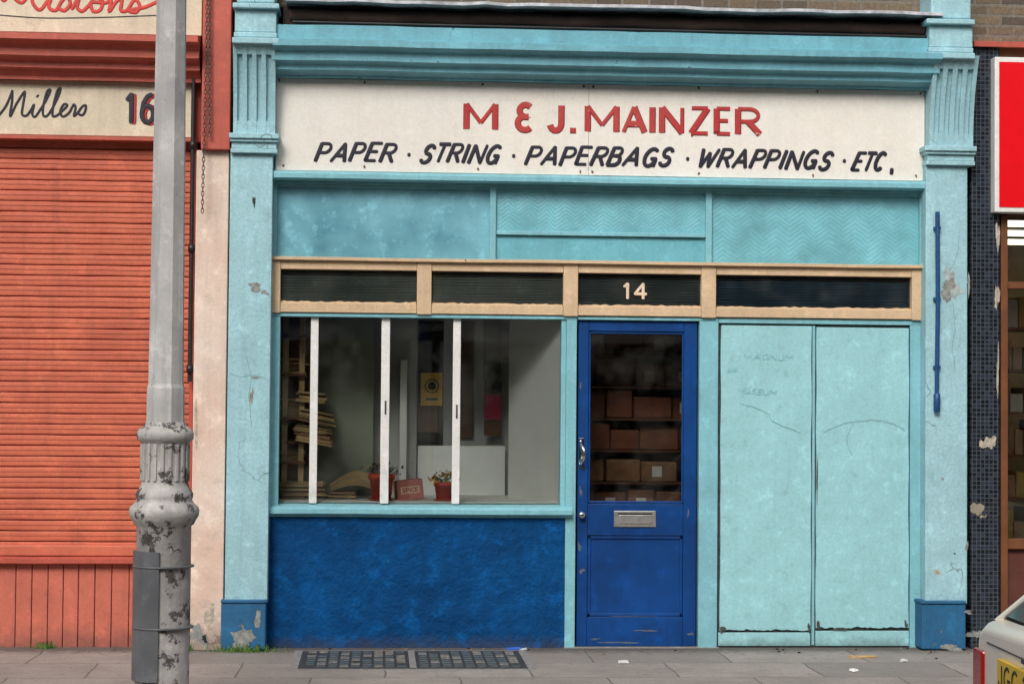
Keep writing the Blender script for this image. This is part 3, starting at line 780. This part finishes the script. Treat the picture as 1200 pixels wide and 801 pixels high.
plant('potted_plant', X(449, .16), .17, wb+.003, .082, .165, m_leafd, .15)
plant('potted_plant', X(522, .16), .17, wb+.003, .064, .115, m_leaf, .4)
bx = empty('cardboard_box', (X(482, .25), .30, wb+.003)); bx.rotation_euler = (0, radians(-6), radians(8))
box('carton', -.085, .085, -.06, .06, 0, .125, plain('pink_carton', (.50, .16, .13), .7), bx)
box('carton_label', -.06, .06, -.0625, -.0605, .04, .085, plain('carton_label_cream', (.7, .5, .35), .7), bx, 0)
text('carton_text', 'SPICE', -.05, .05, .05, .075, .003, -.0635, m_redl, bx, gap=.3)

# shop interior seen through the door
store = empty('stock_shelving'); store.parent = shop
slab('shelf_back', .40, 1.62, 1.12, 1.14, .03, 2.3, m_wood, store)
for zz in (.36, .57, .78, .99, 1.20, 1.41, 1.62, 1.83):
    slab('shelf', .42, 1.55, .62, 1.1, zz, zz+.015, m_wood, store)
    x = .44
    while x < 1.4:
        w = R.uniform(.17, .27); hh = R.uniform(.13, .19)
        if R.random() < .93:
            yy = .64+R.uniform(0, .08)
            slab('paper_parcel', x, x+w-.006, yy, 1.0, zz+.017, zz+.017+hh, R.choice((m_kraft, m_parcel, m_parcel)), store, .012)
            if R.random() < .35:
                slab('parcel_label', x+w*.3, x+w*.3+.065, yy-.005, yy-.001, zz+.05, zz+.12, m_label, store, 0)
        x += w
slab('shelf_end', 1.56, 1.6, .6, 1.1, .03, 1.95, m_wood, store)

# blue pipe on the right pilaster
bp = empty('wall_pipe')
px_ = X(1099, -.16)
tube('pipe', [(px_, -.155, Z(240, -.15)), (px_+.003, -.155, Z(350, -.15)), (px_-.003, -.155, Z(452, -.15)), (px_-.003, -.155, Z(478, -.15))], .014, m_pipeb, bp)
lathe('pipe_boot', [(.015, 0), (.021, .01), (.021, .11), (.015, .12)], m_pipeb, bp, 16, loc=(px_-.003, -.158, Z(478, -.15)))
for v in (262, 345, 425): box('pipe_clip', px_-.022, px_+.022, -.16, -.132, Z(v)-.010, Z(v)+.010, m_pipeb, bp)

# ================================================================== LEFT NEIGHBOUR
lb = empty('red_shop_building')
x0l = X(266) - 5.6
upper_wall(lb, x0l, X(265.5), .02, ztop+.0, 8.8, m_brickr, 2)
box('roof', x0l, X(265), .33, 7, 8.5, 8.6, m_dark, lb, 0)
box('side_wall', x0l, x0l+.2, .32, 7, 0, 8.49, m_brickr, lb, 0)
box('rear_wall', x0l+.21, X(265), 6.8, 7, 0, 8.49, m_brickr, lb, 0)
box('fascia_backing', x0l, X(265.5), .021, .3, Z(172), ztop-.003, m_red, lb, 0)
box('backing', x0l, X(228), .09, .3, 0, Z(172)-.002, m_dark, lb, 0)
UV('cream_pilaster', 227, 265.5, 182, 769, -.10, .19, m_peel, lb, .006)
UV('red_pilaster', 232, 266, -20, 181, -.15, .17, m_red, lb, .006)
sl = []
pitch = .0655; zz = Z(648)
xs1 = X(221.5)
while zz < Z(171):
    dd = R.uniform(-.0012, .0012)
    sl.append(prof('s', [(.07, zz), (.044+dd, zz+.002), (.041+dd, zz+.010), (.040+dd, zz+pitch*.45), (.0395+dd, zz+pitch*.5), (.036+dd, zz+pitch*.53), (.036+dd, zz+pitch-.012), (.041+dd, zz+pitch-.006), (.07, zz+pitch-.004)],
                   X(-420), xs1, m_shut, None, 26, .0014))
    zz += pitch
join('roller_shutter_slats', sl, lb)
UV('shutter_backing', -420, 222, 168, 655, .062, .01, m_red, lb, 0)
UV('shutter_side_guide', 222, 227, 168, 660, -.0, .09, m_red, lb)
UV('shutter_bottom_rail', -420, 221.5, 640, 652, .0, .06, m_shut, lb, .006)
prof('stall_ledge', [(.08, Z(652)), (-.02, Z(653)), (-.04, Z(655)), (-.04, Z(660)), (-.01, Z(662)), (.08, Z(662))], X(-420), X(226.5), m_red, lb, 14, .0015)
u = -420
bd = []
while u < 222:
    w = R.uniform(17, 21)
    bd.append(box('b', X(u), X(min(u+w, 226))-.004, .02+R.uniform(0, .005), .06, Z(767), Z(662), m_pink, None, .005)); u += w
join('boarded_stall_riser', bd, lb)
prof('cornice', [(.02, Z(50)), (-.30, Z(50, -.3)), (-.30, Z(57, -.3)), (-.27, Z(60, -.27)), (-.24, Z(64, -.24)), (-.22, Z(68, -.22)), (-.22, Z(76, -.22)), (-.19, Z(79, -.19)),
                 (-.15, Z(84, -.15)), (-.15, Z(90, -.15)), (-.11, Z(93, -.11)), (-.08, Z(100, -.08)), (-.08, Z(104, -.08)), (.02, Z(104))],
     X(-420), X(232), m_red, lb, 16, .0015)
prof('fascia_sill', [(.02, Z(168)), (-.07, Z(168, -.07)), (-.07, Z(172, -.07)), (.02, Z(174))], X(-420), X(224), m_red, lb)
s1 = empty('neighbour_sign')
UV('board', -420, 224, 104.5, 167.5, -.02, .03, m_signc, s1)
def px2(p): # hand-drawn cursive
    return [(X(p0, -.02), Z(p1, -.02)) for p0, p1 in p]
mill = [
 [(-6, 146), (2, 135), (8, 121), (9, 118), (9, 130), (7, 147), (14, 133), (22, 120), (24, 120), (22, 134), (21, 144), (26, 146), (31, 140)],
 [(31, 140), (35, 133), (33, 143), (36, 147), (41, 141), (50, 126), (54, 116), (50, 118), (46, 134), (46, 145), (52, 144), (62, 126), (66, 114), (62, 117), (58, 133), (57, 145), (62, 145),
  (70, 138), (74, 133), (70, 132), (66, 140), (69, 146), (76, 142), (80, 135), (82, 132), (84, 136), (82, 145), (86, 142), (92, 134), (96, 133), (95, 140), (92, 144), (88, 143)]]
ribbon_curve('script_lettering', [smooth_curve(px2(p)) for p in mill], .0075, -.0225, m_blackl, s1, .1)
ribbon_curve('script_dot', [px2([(38, 124), (40, 122)])], .006, -.0225, m_blackl, s1, .1)
text('house_number', '16', X(148), X(179), Z(152, -.02), Z(120, -.02), .015, -.0225, m_redl, s1, gap=.4, flat=.07)
text('house_number_face', '16', X(145), X(176), Z(151, -.02), Z(119, -.02), .015, -.0245, m_blackl, s1, gap=.4, flat=.07)
s2 = empty('provisions_sign')
UV('board', -420, 231, -45, 49.5, -.10, .11, m_signc, s2)
prov = [[(-8, 6), (-2, 12), (4, 2), (10, 10), (18, 14), (24, 6), (28, 0), (30, 14), (38, 22), (46, 12), (52, 4), (48, 18), (56, 22), (62, 12), (68, 6), (72, 14), (66, 22), (60, 20)],
        [(74, 20), (82, 6), (80, 18), (86, 22), (94, 14), (100, 6), (108, 10), (106, 20), (98, 22), (96, 12), (112, 12), (118, 8), (116, 22), (124, 10), (130, 8), (129, 20), (136, 20),
         (144, 8), (150, 14), (146, 22), (138, 20), (156, 16), (172, 8)]]
ribbon_curve('script_lettering', [smooth_curve([(X(a*1.05, -.1), Z(b+2, -.1)) for a, b in p]) for p in prov], .011, -.1025, plain('red_script', (.55, .03, .02), .5), s2, .1)
ribbon_curve('script_underline', [smooth_curve([(X(a, -.1), Z(b, -.1)) for a, b in ((-20, 30), (40, 33), (110, 31), (180, 27))])], .003, -.1025, m_blackl, s2, .1)
dp = empty('drain_pipe')
xp = X(222, -.1)
tube('pipe', [(xp, -.07, 5.2), (xp, -.07, Z(112, -.1)), (xp, -.06, Z(450, -.1))], .014, m_black, dp, 4)
for v in (180, 300, 440): lathe('collar', [(.021, 0), (.021, .05)], m_black, dp, 16, loc=(xp, -.065, Z(v, -.1)))
ch = empty('hanging_chain')
for s in (0, 1):
    xx = X(236 + s*5, -.17)
    zz = Z(-20); k = 0
    zend = Z(255 - s*90, -.17)
    cu = D.curves.new('chain_links', 'CURVE'); cu.dimensions = '3D'; cu.bevel_depth = .0028; cu.bevel_resolution = 1
    while zz > zend:
        sp = cu.splines.new('POLY'); sp.points.add(7); sp.use_cyclic_u = True
        for j in range(8):
            a = 2*pi*j/8; du = .008*cos(a); dz = .017*sin(a)
            xo, yo = (du, 0) if k % 2 else (0, du)
            sp.points[j].co = (xx + xo + .006*sin(zz*2+s*2), -.185 + yo, zz + dz, 1)
        zz -= .026; k += 1
    cu.materials.append(m_iron); link(D.objects.new('chain_links', cu), ch)
for (u, v, w, h, y, mt) in ((240, 742, .10, .12, -.1015, m_render), (252, 720, .05, .2, -.1015, m_render2), (246, 745, .03, .04, -.103, m_black), (233, 500, .02, .25, -.1015, m_render2)):
    patch('plaster_loss', X(u), Z(v), w, h, y, mt, lb, rough=.5)

# ================================================================== RIGHT NEIGHBOUR
rb = empty('tiled_shop_building')
x1r = X(1134.5) + 5.6
upper_wall(rb, X(1134.5), x1r, .02, Z(36), 8.9, m_brick, 2)
box('roof', X(1135), x1r, .33, 7, 8.6, 8.7, m_dark, rb, 0)
box('side_wall', x1r-.2, x1r, .33, 7, 0, 8.59, m_brickr, rb, 0)
box('rear_wall', X(1135), x1r-.21, 6.8, 7, 0, 8.59, m_brickr, rb, 0)
prof('red_coping', [(.02, Z(35)), (-.10, Z(36, -.1)), (-.10, Z(42, -.1)), (.02, Z(43))], X(1136), x1r, m_red, rb)
box('tiled_pier', X(1134.5), X(1168), -.06, .3, 0, Z(43)-.003, m_mosaic, rb, .004)
box('fascia_beam', X(1168)+.002, x1r, -.02, .3, Z(243), Z(43)-.003, m_wood, rb, 0)
rs = empty('red_fascia_sign')
xs0 = X(1166, -.14)
box('box_frame', xs0, x1r-.1, -.14, -.03, Z(239, -.14), Z(54, -.14), m_white, rs, .006)
box('red_face', xs0+.028, x1r-.13, -.144, -.1405, Z(233, -.14), Z(60, -.14), m_plastred, rs, .0)
xf = X(1171)
box('shopfront_post', xf, xf+.045, -.04, .1, Z(720), Z(243)-.003, m_wood, rb)
box('shopfront_mid_rail', xf+.048, x1r-.3, -.02, .06, Z(640), Z(628), m_wood, rb)
box('shopfront_riser', xf+.048, x1r-.3, 0, .1, 0, Z(720), m_wood, rb)
box('lower_board', xf+.048, x1r-.3, .02, .08, Z(720)+.002, Z(640)-.002, plain('brown_board', (.1, .03, .02), .5), rb)
box('shopfront_rail_top', xf+.048, x1r-.3, -.01, .06, Z(330), Z(322), m_wood, rb)
box('glass', xf+.046, x1r-.3, .03, .034, Z(628), Z(243), m_glassd, rb, 0)
box('shop_interior_back', xf+.046, x1r-.3, 3.3, 3.4, 0, 2.9, plain('cream_interior', (.45, .34, .2), .8), rb, 0)
box('shop_interior_floor', xf+.046, x1r-.3, .11, 3.3, .0, .03, m_kerb, rb, 0)
box('shop_interior_ceiling', xf+.046, x1r-.3, .31, 3.3, 2.85, 2.9, m_wallg, rb, 0)
box('shop_interior_side', xf-.03, xf+.04, .31, 3.3, .0, 2.84, m_wallg, rb, 0)
tb = []
for k in range(3):
    tb.append(box('t', xf+.25, xf+2.8, .8+k*.7, .84+k*.7, 2.75, 2.79, m_fluo, None, 0))
join('fluorescent_tubes', tb, rb)
gd = []
gm = [plain('goods_%d' % i, c, .6) for i, c in enumerate(((.3, .2, .03), (.2, .02, .03), (.4, .38, .33), (.16, .09, .04), (.04, .08, .05), (.03, .03, .03), (.25, .15, .08)))]
for k in range(6):
    box('shop_shelf', xf+.1, x1r-.5, .9, 1.3, .6+k*.29, .615+k*.29, m_wood, rb)
    x = xf+.1
    while x < xf+2:
        w = R.uniform(.05, .10)
        gd.append(box('g', x, x+w-.008, .92, 1.2, .617+k*.29, .617+k*.29+R.uniform(.12, .24), R.choice(gm), None)); x += w
join('shop_goods', gd, rb)
for (u, v, w, h, mt) in ((1158, 513, .06, .09, m_render2), (1148, 516, .04, .05, m_render2), (1165, 340, .03, .16, m_render2), (1146, 742, .14, .06, m_render), (1166, 270, .02, .2, m_render2), (1166, 430, .015, .3, m_render2)):
    patch('tile_loss', X(u), Z(v), w, h, -.0615, mt, rb, rough=.5)

# ================================================================== OPPOSITE TERRACE
op = empty('brick_terrace')
for i in range(8):
    xa = -24 + i*6
    w = 5.98
    box('wall_%d' % i, xa, xa+w, -22, -15.2, 2.9, 8.3+R.uniform(-.4, .4), m_brickr if i % 2 else m_brick, op, 0)
    box('shop_%d' % i, xa, xa+w, -22, -15.3, 0, 2.9-.003, m_dark, op, 0)
    box('fascia_%d' % i, xa+.1, xa+w-.1, -15.2, -15.05, 2.4, 2.95, R.choice((m_white, m_red, m_blue, m_cream)), op)
    for xx in (xa+.05, xa+w-.35): box('pier_%d' % i, xx, xx+.3, -15.3, -15.0, 0, 2.4-.003, m_white, op)
    for c in (1.6, 4.3):
        for zf in (4.0, 6.2):
            box('window_%d' % i, xa+c-.5, xa+c+.5, -15.2, -15.17, zf, zf+1.6, m_carglass, op, 0)
            box('sill_%d' % i, xa+c-.6, xa+c+.6, -15.2, -15.1, zf-.1, zf-.003, m_white, op)
            box('sash_%d' % i, xa+c-.5, xa+c+.5, -15.17, -15.14, zf+.77, zf+.83, m_white, op)

# ================================================================== LAMP POST
lx, ly = -1.84, -2.75
lp = empty('street_lamp', (lx, ly, 0))
SC_ = 9.25/2256*.999
def lz(v): return CZ - (v-472)*SC_
lathe('pedestal', [(.145, 0), (.145, .03), (.137, .05), (.128, .08), (.126, .5), (.128, lz(612)-.01), (.140, lz(612)), (.150, lz(607)), (.163, lz(602)), (.165, lz(596)), (.160, lz(592)),
                   (.140, lz(588)), (.130, lz(584)), (.135, lz(580)), (.135, lz(576)), (.120, lz(571)), (.112, lz(566)), (.108, lz(560)), (.110, lz(520)), (.116, lz(517)),
                   (.132, lz(514)), (.135, lz(508)), (.128, lz(503)), (.108, lz(500)), (.096, lz(497)), (.094, lz(494))], m_postb, lp, 40)
fl = []
for k in range(20):
    a = 2*pi*k/20
    bb = box('f', -.009, .009, -.008, .008, lz(562), lz(519), m_postb, None, .004)
    bb.matrix_basis = Matrix.Translation((.109*cos(a), .109*sin(a), 0)) @ Matrix.Rotation(a+pi/2, 4, 'Z')
    fl.append(bb)
join('fluted_collar', fl, lp)
lathe('shaft', [(.093, lz(494)), (.092, lz(455)), (.086, lz(450)), (.072, 3.6), (.062, 5.2), (.07, 5.22), (.07, 5.3), (.05, 5.32), (.045, 6.0)], m_post, lp, 8, smooth=False)
vs, fs = [], []
n = 10
for k in range(n+1):
    a = radians(178 + k*9)
    for rr in (.131, .142):
        for z_ in (lz(790), lz(642)):
            vs.append((rr*cos(a), rr*sin(a), z_))
for k in range(n):
    b = 4*k
    fs += [(b+2, b+6, b+7, b+3), (b, b+4, b+5, b+1), (b+1, b+5, b+7, b+3), (b, b+4, b+6, b+2)]
fs += [(0, 1, 3, 2), (4*n, 4*n+1, 4*n+3, 4*n+2)]
meshobj('access_door', vs, fs, m_zinc, lp)
for v in (660, 730):
    lathe('steel_band', [(.129, lz(v)-.005), (.1445, lz(v)-.004), (.1445, lz(v)+.004), (.129, lz(v)+.005)], m_zinc, lp, 32)
tube('lamp_arm', [(0, 0, 5.95), (0, -.1, 6.4), (0, -.5, 6.75), (0, -1.0, 6.85)], .03, m_post, lp)
lathe('lantern', [(.05, 0), (.16, -.06), (.2, -.1), (.17, -.2), (.08, -.26)], m_label, lp, 20, loc=(0, -1.1, 6.95))

# ================================================================== PAVEMENT DETAILS
gr = empty('pavement_grating')
gx0, gx1, gy0, gy1 = -1.27, .04, -.98, -.20
box('frame', gx0, gx1, gy0, gy1, -.01, .006, m_iron, gr, .002)
cells = []
nx, ny = 19, 8
cw, cd = (gx1-gx0-.06)/nx, (gy1-gy0-.06)/ny
for i in range(nx):
    if i == 9: continue
    for j in range(ny):
        if R.random() < .12: continue
        cells.append(box('c', gx0+.03+i*cw+cw*.12, gx0+.03+(i+1)*cw-cw*.12, gy0+.03+j*cd+cd*.14, gy0+.03+(j+1)*cd-cd*.14, .006, .010, R.choice((m_lens, m_lens, m_lens2)), None, .002))
join('lens_lights', cells, gr)
box('centre_rib', gx0+.03+9.2*cw, gx0+.03+9.8*cw, gy0+.01, gy1-.01, .006, .012, m_kerb, gr, .002)
for (a, b, c, d) in ((gx0-.05, gx1+.05, gy0-.05, gy0-.001), (gx0-.05, gx1+.05, gy1+.001, gy1+.05), (gx0-.05, gx0-.001, gy0, gy1), (gx1+.001, gx1+.05, gy0, gy1)):
    box('stone_surround', a, b, c, d, -.01, .003, m_kerb, gr, .001)
def weeds(x, y, w, n):
    vs, fs = [], []
    for k in range(n):
        bx, by = x + R.gauss(0, w*.4), y + R.uniform(-.04, .02); h = R.uniform(.015, .06); a = R.uniform(0, pi); l = R.uniform(-.03, .03)
        dx, dy = .004*cos(a), .004*sin(a); i = len(vs)
        vs += [(bx-dx, by-dy, 0), (bx+dx, by+dy, 0), (bx+dx*.7+l*.5, by, h*.7), (bx+l, by-.01, h), (bx-dx*.7+l*.5, by, h*.7)]
        fs.append((i, i+1, i+2, i+3, i+4))
    meshobj('weeds', vs, fs, m_grass)
weeds(X(60), -.03, .12, 60); weeds(X(292), -.2, .22, 170); weeds(X(228), -.13, .07, 40); weeds(X(-60), -.03, .1, 40)
lit = empty('litter')
for (x, y, w, d, m, a) in ((.02, -.13, .09, .04, m_paperb, .3), (.07, -.15, .05, .03, m_paper, 1.), (.62, -.75, .05, .03, m_paper, .4), (2.1, -.5, .16, .04, m_kraftl, .1),
                           (2.3, -.7, .05, .03, m_paper, .8), (1.9, -1.1, .04, .03, m_label, .5)):
    b = box('scrap', -w/2, w/2, -d/2, d/2, 0, .012, m, lit, .002, .006); b.location = (x, y, .002); b.rotation_euler = (0, 0, a)
gt = []
for k in range(40):
    b = box('g', -.008, .008, -.006, .006, 0, .006, R.choice((m_kerb, m_soil, m_kraft)), None, .002, .003)
    b.matrix_basis = Matrix.Translation((R.uniform(-3, 3), -.05 - abs(R.gauss(0, .2)), .001)) @ Matrix.Rotation(R.uniform(0, 3), 4, 'Z'); gt.append(b)
join('grit', gt, lit)

# ================================================================== CAR
car = empty('parked_car', (1.575, -4.35, gz)); car.rotation_euler = (0, 0, radians(-3))
W = 1.58
sections = [ # x, half-width, zbottom, zbelt, z of deck top
 (0.00, .74, .34, .735, .765), (.03, .765, .28, .765, .79), (.12, .785, .24, .78, .805), (.45, .79, .20, .80, .83), (.9, .79, .20, .81, .84), (1.8, .79, .20, .82, .85), (2.7, .79, .20, .80, .84), (3.3, .78, .22, .76, .80), (3.8, .75, .28, .68, .72), (3.9, .68, .36, .60, .64)]
vs, fs = [], []
for (x, hw, z0, zb, zt) in sections:
    ring = [(-hw*.9, z0), (-hw*.99, z0+.08), (-hw, (z0+zb)/2), (-hw*.99, zb-.04), (-hw*.965, zb-.005), (-hw*.88, zt-.005), (0, zt+.01), (hw*.88, zt-.005), (hw*.965, zb-.005), (hw*.99, zb-.04), (hw, (z0+zb)/2), (hw*.99, z0+.08), (hw*.9, z0)]
    vs += [(x, -W/2 + a, b) for a, b in ring]
n = 13
for s in range(len(sections)-1):
    for k in range(n): fs.append((s*n+k, s*n+(k+1) % n, (s+1)*n+(k+1) % n, (s+1)*n+k))
fs += [tuple(range(n)), tuple((len(sections)-1)*n+k for k in range(n))]
body = meshobj('body', vs, fs, m_carp, car, False)
for p in body.data.polygons: p.use_smooth = len(p.vertices) == 4
mb = body.modifiers.new('b', 'BEVEL'); mb.width = .015; mb.segments = 3; mb.limit_method = 'ANGLE'
def cabin(name, lo, hi, z0, z1, wl, wh, mat):
    v = [(lo[0], -W/2-wl, z0), (lo[1], -W/2-wl, z0), (lo[1], -W/2+wl, z0), (lo[0], -W/2+wl, z0), (hi[0], -W/2-wh, z1), (hi[1], -W/2-wh, z1), (hi[1], -W/2+wh, z1), (hi[0], -W/2+wh, z1)]
    o = meshobj(name, v, [(0, 1, 2, 3), (4, 5, 6, 7), (0, 1, 5, 4), (1, 2, 6, 5), (2, 3, 7, 6), (3, 0, 4, 7)], mat, car)
    m_ = o.modifiers.new('b', 'BEVEL'); m_.width = .03; m_.segments = 3
    return o
cabin('greenhouse_glass', (.07, 2.75), (.60, 2.1), .79, 1.27, .70, .57, m_carglass)
cabin('roof_panel', (.57, 2.12), (.64, 2.05), 1.25, 1.31, .60, .57, m_carp)
for sy in (-1, 1):
    for (xa, xb, w_) in ((.09, .62, .03), (2.80, 2.12, .05), (1.5, 1.45, .05)):
        y0_, y1_ = -W/2 + sy*.715, -W/2 + sy*.585
        v = [(xa-w_, y0_, .79), (xa+w_, y0_, .79), (xb+w_, y1_, 1.27), (xb-w_, y1_, 1.27)]
        v += [(a, b - sy*.04, c) for a, b, c in v]
        meshobj('window_pillar', v, [(0, 1, 2, 3), (4, 5, 6, 7), (0, 1, 5, 4), (1, 2, 6, 5), (2, 3, 7, 6), (3, 0, 4, 7)], m_carp, car)
    for wx in (.62, 3.1):
        w = lathe('wheel_tyre', [(.2, -.08), (.27, -.085), (.29, -.06), (.29, .06), (.27, .085), (.2, .08)], m_tyre, car, 32)
        w.location = (wx, -W/2 + sy*.72, .29); w.rotation_euler = (radians(90), 0, 0)
        w = lathe('wheel_hub', [(.19, -.09), (.17, -.095), (.08, -.08), (.08, .08), (.17, .095), (.19, .09)], m_alu, car, 24)
        w.location = (wx, -W/2 + sy*.72, .29); w.rotation_euler = (radians(90), 0, 0)
def cb(name, x0, x1, y0, y1, z0, z1, m, b=.008): return box(name, x0, x1, y0, y1, z0, z1, m, car, b)
cb('tail_lamp_left', -.014, .08, -.16, -.022, .44, .675, m_lampr, .012)
cb('tail_lamp_right', -.014, .08, -W+.022, -W+.16, .44, .675, m_lampr, .012)
cb('rear_bumper', -.09, .02, -W+.0, 0.0, .26, .40, m_black, .02)
cb('bumper_side_left', .022, .5, -.03, .0, .26, .38, m_black, .01)
cb('number_plate', -.022, -.004, -W/2-.24, -W/2+.37, .56, .68, m_plate, .003)
pt = text('plate_letters', 'JGC 174', 0, .53, 0, .080, .0065, 0, m_black, car, gap=.28, soft=False, flat=.2)
pt.rotation_euler = (0, 0, radians(-90)); pt.location = (-.0235, -W/2+.345, .58)
cb('boot_lid_seam', -.004, .008, -W+.2, -.2, .712, .716, m_black, 0)
cb('tailgate_handle', -.02, 0, -W/2-.06, -W/2+.06, .70, .72, m_black)
tube('rear_wiper', [(.10, -W/2, .83), (.22, -W/2+.25, .94)], .008, m_black, car)

# ================================================================== WORLD, LIGHT, CAMERA
w = D.worlds.new("World"); SC.world = w; w.use_nodes = True
nt = w.node_tree; bg = nt.nodes['Background']
sky = nt.nodes.new('ShaderNodeTexSky'); sky.sky_type = 'NISHITA'; sky.sun_disc = False
sdir = Vector((-.30, -.85, .72)).normalized()
sky.sun_elevation = math.asin(sdir.z); sky.sun_rotation = math.atan2(sdir.x, sdir.y)
sky.air_density = 1.0; sky.dust_density = 4.0; sky.ozone_density = 1.0
hs = nt.nodes.new('ShaderNodeHueSaturation'); hs.inputs['Saturation'].default_value = .35
nt.links.new(sky.outputs[0], hs.inputs['Color']); nt.links.new(hs.outputs[0], bg.inputs['Color'])
bg.inputs['Strength'].default_value = .15
sl_ = D.lights.new('sun', 'SUN'); sl_.energy = 2.0; sl_.angle = radians(22); sl_.color = (1, .965, .91)
so = D.objects.new('sun', sl_); so.rotation_euler = sdir.to_track_quat('Z', 'Y').to_euler(); so.location = (0, -5, 20); link(so)

cam = D.cameras.new('camera'); co = D.objects.new('camera', cam); link(co)
cam.sensor_width = 36; cam.lens = 36*FPX/1200; cam.clip_end = 1500
rot = Matrix.Rotation(-PSI, 4, 'Z') @ Matrix.Rotation(radians(90) + PIT, 4, 'X') @ Matrix.Rotation(.0085, 4, 'Z')
co.matrix_world = Matrix.Translation((CX, CY, CZ)) @ rot
SC.camera = co
SC.view_settings.view_transform = 'Standard'; SC.view_settings.look = 'None'; SC.view_settings.exposure = 0; SC.view_settings.gamma = 1
